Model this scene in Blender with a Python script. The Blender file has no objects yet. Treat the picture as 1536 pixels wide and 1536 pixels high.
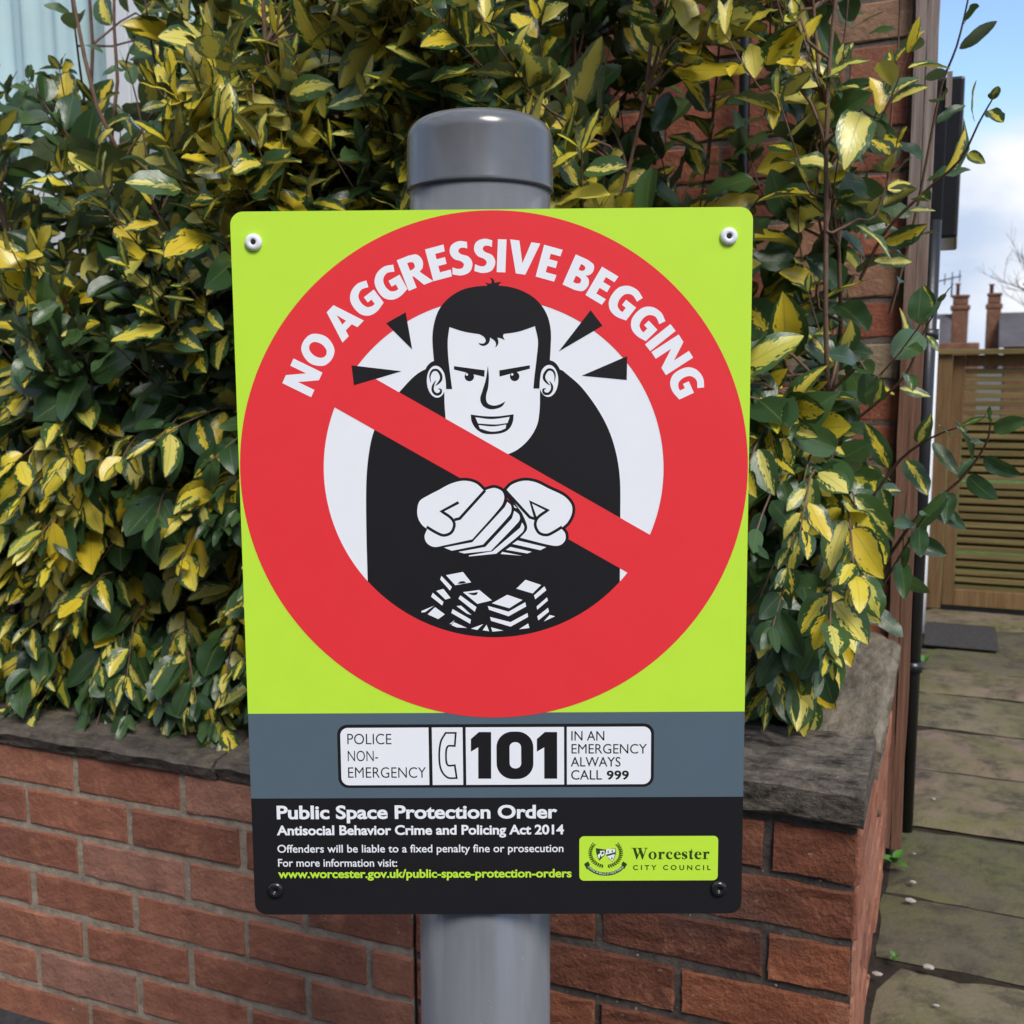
import bpy, bmesh, math, random
import numpy as np
from math import radians, sin, cos, pi
from mathutils import Vector, Matrix
from mathutils.geometry import tessellate_polygon

# ------------------------------------------------------------------ camera, sky, sun, exposure
SC = bpy.context.scene
COL = SC.collection
ZC = 1.16                                   # eye height above the pavement
FPX, HALF = 1597.0, 768.0                   # focal length / half frame of the photograph
YAW, PITCH, ROLL = radians(22.4), radians(7.9), radians(-0.35)
_f = Vector((-sin(YAW) * cos(PITCH), cos(YAW) * cos(PITCH), -sin(PITCH)))
_r = Vector((cos(YAW), sin(YAW), 0))
_u = _r.cross(_f)
CR = _r * cos(ROLL) + _u * sin(ROLL)
CU = _u * cos(ROLL) - _r * sin(ROLL)
CF = _f
CAM = Vector((0, 0, ZC))
cd = bpy.data.cameras.new('camera')
cd.sensor_width = 36.0
cd.lens = FPX / (2 * HALF) * 36.0
cd.clip_start, cd.clip_end = 0.02, 2000
cd.dof.use_dof = True
cd.dof.focus_distance = 0.90
cd.dof.aperture_fstop = 15.0
co = bpy.data.objects.new('camera', cd)
COL.objects.link(co)
m3 = Matrix((CR, CU, -CF)).transposed()
co.matrix_world = Matrix.Translation(CAM) @ m3.to_4x4()
SC.camera = co

SUN_EL, SUN_AZ = radians(48), radians(134)     # azimuth: clockwise from +Y (into the house)
sdir = Vector((sin(SUN_AZ) * cos(SUN_EL), cos(SUN_AZ) * cos(SUN_EL), sin(SUN_EL)))
sl = bpy.data.lights.new('sun', 'SUN')
sl.energy, sl.angle, sl.color = 1.9, radians(24), (1.0, 0.95, 0.87)
so = bpy.data.objects.new('sun', sl)
so.rotation_euler = (-sdir).to_track_quat('-Z', 'Y').to_euler()
COL.objects.link(so)

W = bpy.data.worlds.new('World')
SC.world = W
W.use_nodes = True
nt = W.node_tree
N = nt.nodes
N.clear()
wo = N.new('ShaderNodeOutputWorld')
bg = N.new('ShaderNodeBackground')
bg.inputs['Strength'].default_value = 0.13
sky = N.new('ShaderNodeTexSky')
sky.sky_type = 'NISHITA'
sky.sun_disc = False
sky.sun_elevation, sky.sun_rotation = SUN_EL, SUN_AZ
sky.air_density, sky.dust_density, sky.ozone_density = 1.0, 0.25, 3.0
tc = N.new('ShaderNodeTexCoord')
mp = N.new('ShaderNodeMapping')
mp.inputs['Scale'].default_value = (1.0, 1.0, 1.9)
mp.inputs['Location'].default_value = (0.35, 0.2, 0.05)
n1 = N.new('ShaderNodeTexNoise')
n1.inputs['Scale'].default_value = 2.6
n1.inputs['Detail'].default_value = 9
n1.inputs['Roughness'].default_value = 0.58
rp = N.new('ShaderNodeValToRGB')
rp.color_ramp.elements[0].position = 0.42
rp.color_ramp.elements[1].position = 0.60
n2 = N.new('ShaderNodeTexNoise')
n2.inputs['Scale'].default_value = 5.0
n2.inputs['Detail'].default_value = 6
rp2 = N.new('ShaderNodeValToRGB')
rp2.color_ramp.elements[0].position = 0.36
rp2.color_ramp.elements[0].color = (2.6, 3.1, 4.0, 1)
rp2.color_ramp.elements[1].position = 0.6
rp2.color_ramp.elements[1].color = (4.8, 4.85, 4.95, 1)
mx = N.new('ShaderNodeMix')
mx.data_type = 'RGBA'
L = nt.links.new
L(tc.outputs['Generated'], mp.inputs['Vector'])
L(mp.outputs[0], n1.inputs['Vector'])
L(mp.outputs[0], n2.inputs['Vector'])
# more cloud toward the horizon
sx = N.new('ShaderNodeSeparateXYZ')
L(tc.outputs['Generated'], sx.inputs[0])
hz_ = N.new('ShaderNodeValToRGB')
_e = hz_.color_ramp.elements
_e[0].position, _e[0].color = 0.0, (.70,) * 3 + (1,)
_e[1].position, _e[1].color = 1.0, (.52,) * 3 + (1,)
for p_, v_ in ((.14, .64), (.22, .50), (.30, .42), (.45, .50)):
    q_ = _e.new(p_); q_.color = (v_,) * 3 + (1,)
L(sx.outputs['Z'], hz_.inputs[0])
hz = N.new('ShaderNodeMath'); hz.operation = 'SUBTRACT'; hz.inputs[1].default_value = .5
L(hz_.outputs[0], hz.inputs[0])
ad = N.new('ShaderNodeMath')
L(n1.outputs[0], ad.inputs[0])
L(hz.outputs[0], ad.inputs[1])
L(ad.outputs[0], rp.inputs[0])
L(n2.outputs[0], rp2.inputs[0])
L(rp.outputs[0], mx.inputs[0])
L(sky.outputs[0], mx.inputs[6])
L(rp2.outputs[0], mx.inputs[7])
L(mx.outputs[2], bg.inputs[0])
L(bg.outputs[0], wo.inputs[0])

SC.view_settings.view_transform = 'Standard'
SC.view_settings.look = 'None'
SC.view_settings.gamma = 1
SC.view_settings.exposure = 0.78
SC.render.engine = 'CYCLES'
SC.cycles.max_bounces = 6

# ------------------------------------------------------------------ helpers
def ray(x, y):
    return CR * ((x - HALF) / FPX) - CU * ((y - HALF) / FPX) + CF
def on(x, y, axis, val):                    # where the sight line of a photo point meets a plane of the place
    d = ray(x, y)
    return CAM + d * ((val - CAM[axis]) / d[axis])
def onY(x, y, Y): return on(x, y, 1, Y)
def onZ(x, y, Z): return on(x, y, 2, Z)
def proj(p):
    q = Vector(p) - CAM
    z = q.dot(CF)
    return HALF + FPX * q.dot(CR) / z, HALF - FPX * q.dot(CU) / z, z

def link(o, parent=None):
    COL.objects.link(o)
    if parent is not None:
        o.parent = parent
    return o
def tag(o, label=None, cat=None, group=None, kind=None):
    if label: o['label'] = label
    if cat: o['category'] = cat
    if group: o['group'] = group
    if kind: o['kind'] = kind
    return o
def thing(name, label, cat, loc=(0, 0, 0), group=None):
    o = bpy.data.objects.new(name, None)
    o.empty_display_size = 0.05
    o.location = loc
    return tag(link(o), label, cat, group)

class MB:
    """collects geometry; world coordinates, made local to the parent on build"""
    def __init__(self):
        self.v, self.f, self.s, self.att = [], [], [], []
        self.cur = 0.0
    def add(self, vs, fs, smooth=False):
        b = len(self.v)
        self.v += [tuple(p) for p in vs]
        self.att += [self.cur] * len(vs)
        for q in fs:
            self.f.append(tuple(i + b for i in q))
            self.s.append(smooth)
    def box(self, lo, hi, bev=0.0):
        if bev <= 0:
            x0, y0, z0 = lo; x1, y1, z1 = hi
            self.add([(x0,y0,z0),(x1,y0,z0),(x1,y1,z0),(x0,y1,z0),(x0,y0,z1),(x1,y0,z1),(x1,y1,z1),(x0,y1,z1)],
                     [(0,3,2,1),(4,5,6,7),(0,1,5,4),(1,2,6,5),(2,3,7,6),(3,0,4,7)])
        else:
            bm = bmesh.new()
            bmesh.ops.create_cube(bm, size=1)
            c = [(a + b) / 2 for a, b in zip(lo, hi)]; d = [b - a for a, b in zip(lo, hi)]
            for q in bm.verts: q.co = Vector((c[i] + q.co[i] * d[i] for i in range(3)))
            bmesh.ops.bevel(bm, geom=bm.edges[:], offset=bev, segments=2, affect='EDGES', profile=0.6)
            self.bm(bm)
    def bm(self, bm, smooth=False):
        bm.verts.index_update()
        self.add([q.co[:] for q in bm.verts], [[q.index for q in f.verts] for f in bm.faces], smooth)
        bm.free()
    def tube(self, pts, rad, n=8, cap=True):
        pts = [Vector(p) for p in pts]
        m = len(pts)
        if not hasattr(rad, '__len__'): rad = [rad] * m
        vs, fs = [], []
        nrm = None
        for i, p in enumerate(pts):
            t = (pts[min(i + 1, m - 1)] - pts[max(i - 1, 0)])
            t = t.normalized() if t.length > 1e-9 else Vector((0, 0, 1))
            if nrm is None:
                nrm = t.orthogonal().normalized()
            else:
                nrm = (nrm - t * nrm.dot(t))
                nrm = nrm.normalized() if nrm.length > 1e-6 else t.orthogonal().normalized()
            bn = t.cross(nrm)
            for k in range(n):
                a = 2 * pi * k / n
                vs.append(p + (nrm * cos(a) + bn * sin(a)) * rad[i])
        for i in range(m - 1):
            for k in range(n):
                fs.append((i*n+k, i*n+(k+1) % n, (i+1)*n+(k+1) % n, (i+1)*n+k))
        if cap:
            fs.append(tuple(range(n))[::-1]); fs.append(tuple((m-1)*n+k for k in range(n)))
        self.add(vs, fs, True)
    def lathe(self, prof, M, n=48):
        """prof: list of (r, h) about local z, then transformed by M"""
        vs, fs = [], []
        for r, h in prof:
            for k in range(n):
                a = 2 * pi * k / n
                vs.append(M @ Vector((r * cos(a), r * sin(a), h)))
        for i in range(len(prof) - 1):
            for k in range(n):
                fs.append((i*n+k, i*n+(k+1) % n, (i+1)*n+(k+1) % n, (i+1)*n+k))
        fs.append(tuple(range(n))[::-1]); fs.append(tuple((len(prof)-1)*n+k for k in range(n)))
        self.add(vs, fs, True)
    def build(self, name, mat, parent=None, org=None, mats=None):
        me = bpy.data.meshes.new(name)
        if org is None:
            org = Vector((0, 0, 0))
            p = parent
            while p is not None:
                org = org + Vector(p.location); p = p.parent
        vs = [(a - org[0], b - org[1], c - org[2]) for a, b, c in self.v]
        me.from_pydata(vs, [], self.f)
        me.polygons.foreach_set('use_smooth', self.s)
        at = me.attributes.new('rnd', 'FLOAT', 'POINT')
        at.data.foreach_set('value', self.att)
        me.materials.append(mat)
        me.update()
        o = bpy.data.objects.new(name, me)
        return link(o, parent)

# ------------------------------------------------------------------ materials
def srgb(r, g, b):
    f = lambda c: (c / 255 / 12.92) if c / 255 <= 0.04045 else ((c / 255 + 0.055) / 1.055) ** 2.4
    return (f(r), f(g), f(b), 1)
class Mat:
    def __init__(self, name, col=(.5, .5, .5, 1), rough=.6, spec=.5, metal=0):
        self.m = bpy.data.materials.new(name)
        self.m.use_nodes = True
        self.t = self.m.node_tree
        self.b = self.t.nodes['Principled BSDF']
        self.out = self.t.nodes['Material Output']
        self.b.inputs['Base Color'].default_value = col if len(col) == 4 else (*col, 1)
        self.b.inputs['Roughness'].default_value = rough
        self.b.inputs['Specular IOR Level'].default_value = spec
        self.b.inputs['Metallic'].default_value = metal
    def n(self, t, **k):
        q = self.t.nodes.new('ShaderNode' + t)
        for a, b in k.items():
            if hasattr(q, a): setattr(q, a, b)
        return q
    def l(self, a, b): self.t.links.new(a, b)
    def coords(self, scale=(1, 1, 1)):
        c = self.n('TexCoord'); p = self.n('Mapping'); p.inputs['Scale'].default_value = scale
        self.l(c.outputs['Object'], p.inputs['Vector'])
        return p.outputs[0]
    def noise(self, vec, scale, detail=5, rough=.55, dist=0):
        q = self.n('TexNoise')
        q.inputs['Scale'].default_value = scale; q.inputs['Detail'].default_value = detail
        q.inputs['Roughness'].default_value = rough; q.inputs['Distortion'].default_value = dist
        if vec is not None: self.l(vec, q.inputs['Vector'])
        return q.outputs[0]
    def ramp(self, fac, stops):
        q = self.n('ValToRGB')
        e = q.color_ramp.elements
        while len(e) < len(stops): e.new(0.5)
        for i, (p, c) in enumerate(stops):
            e[i].position = p
            e[i].color = c if len(c) == 4 else (*c, 1)
        self.l(fac, q.inputs[0])
        return q.outputs[0]
    def mix(self, fac, a, b, blend='MIX'):
        q = self.n('Mix'); q.data_type = 'RGBA'; q.blend_type = blend
        for s, v in ((0, fac), (6, a), (7, b)):
            if isinstance(v, (int, float)): q.inputs[s].default_value = v
            elif isinstance(v, tuple): q.inputs[s].default_value = v if len(v) == 4 else (*v, 1)
            else: self.l(v, q.inputs[s])
        return q.outputs[2]
    def math(self, op, a, b=0.0, c=None, clamp=False):
        q = self.n('Math'); q.operation = op; q.use_clamp = clamp
        for i, v in enumerate((a, b, c)):
            if v is None: continue
            if isinstance(v, (int, float)): q.inputs[i].default_value = v
            else: self.l(v, q.inputs[i])
        return q.outputs[0]
    def attr(self, name):
        q = self.n('Attribute'); q.attribute_name = name
        return q.outputs['Fac']
    def base(self, c): self.l(c, self.b.inputs['Base Color'])
    def bump(self, h, strength=.4, dist=.002):
        q = self.n('Bump'); q.inputs['Strength'].default_value = strength; q.inputs['Distance'].default_value = dist
        self.l(h, q.inputs['Height']); self.l(q.outputs[0], self.b.inputs['Normal'])
    def rough(self, r): self.l(r, self.b.inputs['Roughness'])

def brick_mat(name, stops, grime, rel=.004):
    M = Mat(name, rough=.88, spec=.25)
    v = M.coords()
    r = M.attr('rnd')
    c = M.ramp(r, stops)
    n1 = M.noise(v, 22, 6, .65)
    c = M.mix(M.ramp(n1, [(.35, (0, 0, 0)), (.7, (1, 1, 1))]), M.mix(1.0, c, (.66, .62, .62), 'MULTIPLY'), c)
    n0 = M.noise(v, 11, 4, .7)
    c = M.mix(M.ramp(n0, [(.56, (0, 0, 0)), (.72, (.55, .55, .55))]), c, (.46, .20, .11))
    n2 = M.noise(v, 160, 4, .6)
    c = M.mix(M.ramp(n2, [(.62, (0, 0, 0)), (.74, (.55, .55, .55))]), c, (.05, .035, .03))
    n3 = M.noise(v, 5, 5, .6)
    c = M.mix(M.ramp(n3, [(.5, (0, 0, 0)), (.75, (grime, grime, grime))]), c, (.09, .065, .055))
    n4 = M.noise(v, 90, 2, .5)
    c = M.mix(M.ramp(n4, [(.70, (0, 0, 0)), (.78, (.5, .5, .5))]), c, (.42, .34, .28))
    M.base(c)
    h = M.math('ADD', M.noise(v, 70, 8, .7), M.math('MULTIPLY', n2, .6))
    M.bump(h, .85, rel)
    return M.m
BR_A = brick_mat('smooth_red_brick', [(0, (.23, .092, .060)), (.4, (.345, .136, .082)), (.8, (.40, .172, .105)), (1, (.37, .19, .14))], .4)
BR_B = brick_mat('rough_red_brick', [(0, (.15, .056, .035)), (.5, (.28, .095, .048)), (1, (.41, .155, .078))], .75, .010)
BR_H = brick_mat('house_brick', [(0, (.26, .088, .055)), (.55, (.34, .118, .070)), (.9, (.35, .13, .075)), (1, (.36, .28, .18))], .5)
def mortar_mat(name, a, b):
    M = Mat(name, rough=.95, spec=.1)
    v = M.coords()
    c = M.ramp(M.noise(v, 40, 6, .65), [(.3, a), (.7, b)])
    n = M.noise(v, 140, 2)
    c = M.mix(M.ramp(n, [(.68, (0, 0, 0)), (.74, (.8, .8, .8))]), c, (.42, .38, .34))
    M.base(c)
    M.bump(M.noise(v, 180, 6, .7), .8, .004)
    return M.m
MO_A = mortar_mat('buff_mortar', (.20, .16, .122), (.42, .34, .26))
MO_B = mortar_mat('dark_mortar', (.038, .033, .030), (.12, .10, .085))
MO_H = mortar_mat('sooty_mortar', (.10, .082, .070), (.20, .165, .14))

def stone_mat(name, a, b, lich, streak=(9, 30, 30), amount=.6):
    M = Mat(name, rough=.9, spec=.2)
    v = M.coords(streak); w = M.coords()
    c = M.ramp(M.noise(v, 2.2, 10, .74), [(.38, a), (.64, b)])
    n = M.noise(w, 14, 6, .7)
    c = M.mix(M.ramp(n, [(.54, (0, 0, 0)), (.70, (amount,) * 3)]), c, lich)
    n3 = M.noise(w, 75, 3, .6)
    c = M.mix(M.ramp(n3, [(.69, (0, 0, 0)), (.76, (.7, .7, .7))]), c, (.34, .31, .25))
    M.base(c)
    h = M.math('ADD', M.noise(v, 5, 8, .7), M.noise(w, 120, 4, .6))
    M.bump(h, .8, .006)
    return M.m
COPE_R = stone_mat('weathered_coping_stone', (.024, .021, .019), (.20, .168, .135), (.27, .225, .165), (10, 22, 26))
COPE_S = stone_mat('pale_coping_stone', (.10, .082, .060), (.27, .225, .17), (.22, .19, .13), (22, 5, 20))
COPE_L = stone_mat('mossy_coping_stone', (.050, .043, .037), (.145, .120, .096), (.23, .20, .12), (8, 14, 14))

def plain(name, col, rough=.5, spec=.5, var=.12, bump=0, scale=30, metal=0):
    M = Mat(name, rough=rough, spec=spec, metal=metal)
    v = M.coords()
    n = M.noise(v, scale, 5, .6)
    lo = tuple(c * (1 - var) for c in col[:3]); hi = tuple(c * (1 + var) for c in col[:3])
    M.base(M.ramp(n, [(.3, lo), (.7, hi)]))
    M.rough(M.math('ADD', rough - .06, M.math('MULTIPLY', M.noise(v, scale * .4, 3), .12)))
    if bump: M.bump(M.noise(v, scale * 4, 4), bump, .002)
    return M.m
P_LIME = plain('lime_print', (.52, .80, .050), .40, .35, .015)
P_RED = plain('red_print', (.80, .036, .045), .40, .35, .015)
P_WHITE = plain('white_print', (.83, .84, .87), .40, .35, .01)
P_BLACK = plain('black_print', (.012, .011, .013), .45, .28, .06)
P_SLATE = plain('slate_print', (.088, .128, .160), .40, .4, .02)
P_GREEN = plain('dark_green_print', (.020, .060, .010), .4, .4, .03)
EDGE = plain('panel_edge', (.22, .23, .22), .4)
RIV_W = plain('white_rivet_paint', (.78, .79, .80), .25, .5, .02)
RIV_B = plain('black_rivet_paint', (.012, .012, .013), .22, .6, .05)
HOLE = plain('rivet_hole', (.01, .01, .012), .6)

def post_mat():
    M = Mat('grey_coated_steel', rough=.2, spec=.6)
    v = M.coords((1, 1, .12)); w = M.coords()
    c = M.ramp(M.noise(v, 60, 5, .6), [(.3, (.138, .141, .155)), (.7, (.172, .176, .192))])
    c = M.mix(M.ramp(M.noise(w, 220, 3), [(.70, (0, 0, 0)), (.78, (.5, .5, .5))]), c, (.34, .35, .37))
    M.base(c)
    M.rough(M.math('ADD', .10, M.math('MULTIPLY', M.noise(w, 30, 5), .20)))
    M.bump(M.noise(v, 25, 3), .12, .002)
    return M.m
POST = post_mat()
CAP = plain('grey_plastic_cap', (.115, .117, .123), .20, .55, .05, .03, 60)

def wood_mat(name, a, b, grain=(1, 1, 40), rough=.85):
    M = Mat(name, rough=rough, spec=.2)
    v = M.coords(grain); w = M.coords()
    c = M.ramp(M.noise(v, 3.0, 7, .65, .4), [(.3, a), (.7, b)])
    c = M.mix(M.attr('rnd'), M.mix(1.0, c, (.70, .68, .66), 'MULTIPLY'), c)
    M.base(c)
    M.bump(M.noise(v, 8, 6, .7), .6, .003)
    return M.m
WOOD_G = wood_mat('treated_gate_timber', (.15, .112, .045), (.28, .215, .085), (1.2, 14, 30))
WOOD_F = wood_mat('brown_gate_frame', (.15, .085, .040), (.27, .165, .075), (20, 14, 1.5))
def board_mat():
    M = Mat('weathered_corner_board', rough=.85, spec=.2)
    v = M.coords((55, 40, 1.6)); w = M.coords()
    n = M.noise(v, 3.0, 7, .65, .4)
    grey = M.ramp(n, [(.3, (.17, .125, .105)), (.7, (.37, .30, .265))])
    red = M.ramp(n, [(.3, (.10, .050, .034)), (.7, (.24, .125, .082))])
    sp = M.n('SeparateXYZ'); M.l(w, sp.inputs[0])
    k = M.math('ADD', sp.outputs[2], M.math('MULTIPLY', M.noise(v, 1.2, 4), .5))
    M.base(M.mix(M.ramp(M.math('MULTIPLY', k, .5), [(.70, (0, 0, 0)), (.86, (1, 1, 1))]), red, grey))
    M.bump(M.noise(v, 8, 6, .7), .6, .003)
    return M.m
WOOD_B = board_mat()
BLACKP = plain('black_pipe_paint', (.012, .012, .014), .32, .5, .2, .1, 30)
WHITEP = plain('white_upvc', (.72, .73, .75), .3, .5, .02)
SLATE = plain('roof_slate', (.085, .078, .085), .7, .3, .25, .3, 4)
LEAD = plain('lead_flashing', (.055, .06, .068), .55, .4, .15, .1, 12)
CURT = plain('net_curtain', (.74, .82, .82), .9, .1, .06, 0, 6)
def glass_mat():
    M = Mat('window_glass', rough=.02)
    t = M.n('BsdfTransparent'); t.inputs[0].default_value = (.92, .96, .96, 1)
    g = M.n('BsdfGlossy'); g.inputs['Roughness'].default_value = .015
    lw = M.n('LayerWeight'); lw.inputs[0].default_value = .5
    f = M.math('ADD', .05, M.math('MULTIPLY', M.math('POWER', lw.outputs['Facing'], 5.0), .6))
    x = M.n('MixShader'); M.l(f, x.inputs[0]); M.l(t.outputs[0], x.inputs[1]); M.l(g.outputs[0], x.inputs[2])
    M.l(x.outputs[0], M.out.inputs[0])
    return M.m
GLASS = glass_mat()
DARK = plain('dark_room', (.03, .03, .03), .9)
FARB = plain('far_brick', (.185, .088, .056), .9, .2, .3, 0, 9)
FARW = plain('far_white_render', (.6, .6, .58), .9, .2, .05)
POT = plain('terracotta_pot', (.22, .10, .062), .8, .2, .1)
BARK = plain('bark', (.055, .042, .034), .9, .2, .3)
def slab_mat():
    M = Mat('mossy_paving', rough=.85, spec=.25)
    v = M.coords()
    r = M.attr('rnd')
    c = M.ramp(r, [(0, (.11, .095, .064)), (.4, (.155, .130, .085)), (.75, (.20, .162, .105)), (1, (.22, .155, .12))])
    n = M.noise(v, 6, 7, .65)
    c = M.mix(M.ramp(n, [(.40, (0, 0, 0)), (.66, (.8, .8, .8))]), c, (.115, .120, .036))
    n2 = M.noise(v, 16, 7, .7)
    c = M.mix(M.ramp(n2, [(.46, (0, 0, 0)), (.66, (.8, .8, .8))]), c, (.050, .042, .034))
    n3 = M.noise(v, 110, 3, .6)
    c = M.mix(M.ramp(n3, [(.68, (0, 0, 0)), (.76, (.6, .6, .6))]), c, (.25, .22, .17))
    M.base(c)
    M.bump(M.math('ADD', M.noise(v, 30, 8, .7), M.math('MULTIPLY', n3, .5)), .6, .006)
    return M.m
SLAB = slab_mat()
PAVE = plain('dark_tarmac', (.045, .044, .047), .9, .2, .35, .6, 60)
DIRT = plain('dark_soil', (.035, .027, .020), .95, .1, .4, .8, 40)
GRASS = plain('far_grass', (.07, .13, .03), .9, .1, .3, .5, 20)
GRND = plain('ground_earth', (.10, .095, .08), .95, .1, .3, .3, 3)
WEED = plain('weed_leaf', (.07, .19, .03), .5, .4, .25, 0, 40)
CHIP = plain('pale_stone', (.36, .33, .29), .9, .3, .12, .3, 60)
MATT = plain('dark_mat', (.06, .057, .055), .9, .1, .3, .6, 90)

def leaf_mat():
    M = Mat('variegated_leaf', rough=.28, spec=.62)
    uv = M.n('UVMap')
    s = M.n('SeparateXYZ'); M.l(uv.outputs[0], s.inputs[0])
    u, v = s.outputs[0], s.outputs[1]                    # u along, v across 0..1
    var = M.attr('var'); rnd = M.attr('rnd')
    av = M.math('MULTIPLY', M.math('ABSOLUTE', M.math('SUBTRACT', v, .5)), 2.0)
    # irregular, feathered splash of yellow spreading from the midrib
    cmb = M.n('CombineXYZ')
    M.l(M.math('MULTIPLY', u, 3.0), cmb.inputs[0]); M.l(M.math('MULTIPLY', v, 5.5), cmb.inputs[1])
    M.l(M.math('MULTIPLY', rnd, 57.0), cmb.inputs[2])
    n = M.noise(cmb.outputs[0], 1.6, 5, .62)
    edge = M.math('ADD', av, M.math('MULTIPLY', M.math('SUBTRACT', n, .5), 1.5))
    # angled side veins break the edge
    vein = M.math('SINE', M.math('ADD', M.math('MULTIPLY', u, 46.0), M.math('MULTIPLY', av, -22.0)))
    edge = M.math('ADD', edge, M.math('MULTIPLY', vein, .05))
    d = M.math('SUBTRACT', var, edge)
    mask = M.n('MapRange'); mask.inputs[1].default_value = -.035; mask.inputs[2].default_value = .035
    M.l(d, mask.inputs[0])
    half = M.n('MapRange'); half.inputs[1].default_value = -.22; half.inputs[2].default_value = -.08
    M.l(d, half.inputs[0])
    green = M.ramp(rnd, [(0, (.028, .066, .024)), (.5, (.046, .100, .034)), (1, (.072, .14, .040))])
    mid = M.mix(.5, green, (.075, .14, .03))
    yel = M.ramp(rnd, [(0, (.76, .55, .035)), (.5, (.82, .66, .055)), (.85, (.84, .74, .20)), (1, (.55, .52, .05))])
    c = M.mix(M.math('MULTIPLY', half.outputs[0], .55), green, mid)
    c = M.mix(mask.outputs[0], c, yel)
    rib = M.math('LESS_THAN', av, .045)
    c = M.mix(M.math('MULTIPLY', rib, .35), c, (.22, .26, .08))
    # silvery, scurfy underside
    under = M.mix(M.math('MULTIPLY', mask.outputs[0], .75), (.105, .135, .065), (.58, .47, .075))
    g = M.n('NewGeometry')
    c = M.mix(g.outputs['Backfacing'], c, under)
    M.base(c)
    M.rough(M.math('ADD', .27, M.math('MULTIPLY', g.outputs['Backfacing'], .35)))
    bh = M.math('ADD', M.math('MULTIPLY', vein, .10), M.noise(cmb.outputs[0], 6, 2))
    M.bump(bh, .30, .0010)
    tr = M.n('BsdfTranslucent'); M.l(M.mix(.25, c, (.12, .20, .02)), tr.inputs[0])
    mxs = M.n('MixShader'); mxs.inputs[0].default_value = .32
    M.l(M.b.outputs[0], mxs.inputs[1]); M.l(tr.outputs[0], mxs.inputs[2])
    M.l(mxs.outputs[0], M.out.inputs[0])
    return M.m
LEAF = leaf_mat()
STEM = plain('reddish_stem', (.15, .088, .058), .75, .3, .3, .4, 60)

rnd = random.Random(7)
nrg = np.random.default_rng(11)

# ------------------------------------------------------------------ the ground
YW = 1.3127                 # face of the front walls
YH = 2.10                   # face of the house
XC = -0.083                 # right-hand corner of the front wall
ZP = ZC - 0.94              # garden path
def struct(name, mb, mat, kind='structure'):
    o = mb.build(name, mat); o['kind'] = kind; return o
mb = MB(); mb.box((-400, -400, -.6), (400, 400, -.02)); struct('ground', mb, GRND)
mb = MB(); mb.box((-6, -6, -.02), (5, YW + .01, .0)); struct('pavement', mb, PAVE)
mb = MB(); mb.box((-4, YW + .02, -.01), (XC - .02, YH + .02, ZC - .70)); struct('soil', mb, DIRT)
# path of wide slabs running back to the gate, one step up from the pavement
mb = MB()
ys = [1.02] + [onZ(1440, y, ZP)[1] for y in (1450, 1350, 1243, 1155, 1090, 1038, 1003, 972, 938)]
ys += [ys[-1] + .28]
while ys[-1] < 4.3: ys.append(ys[-1] + .3)
for i in range(len(ys) - 1):
    xs = [XC + .005, .52 + rnd.uniform(-.1, .2), 1.2 + rnd.uniform(-.1, .1), 1.9]
    if i % 3 == 1: xs = [XC + .005, .9, 1.9]
    for a, b in zip(xs[:-1], xs[1:]):
        mb.cur = rnd.random()
        bm = bmesh.new()
        dz = rnd.uniform(-.004, .004); tl = rnd.uniform(-.006, .006)
        bmesh.ops.create_grid(bm, x_segments=14, y_segments=8, size=.5)
        g = .0045
        for q in bm.verts:
            fx, fy = q.co.x + .5, q.co.y + .5
            e = min(fx, 1 - fx) * (b - a); e2 = min(fy, 1 - fy) * (ys[i + 1] - ys[i])
            drop = .012 if min(e, e2) < 1e-6 else 0
            jx = rnd.uniform(-.004, .004); jy = rnd.uniform(-.006, .006)
            q.co = Vector((a + g + fx * (b - a - 2 * g) + jx, ys[i] + g + fy * (ys[i + 1] - ys[i] - 2 * g) + jy,
                           ZP + dz + tl * (fx - .5) - drop + rnd.uniform(-.0012, .0012)))
        mb.bm(bm, True)
struct('path', mb, SLAB)
mb = MB(); mb.box((XC + .0, 1.0, -.01), (2.0, 4.45, ZP - .014)); struct('path_bed', mb, DIRT)
mb = MB(); mb.box((-3, 4.6, -.01), (9, 16, ZP - .02)); struct('lawn', mb, GRASS)

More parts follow.
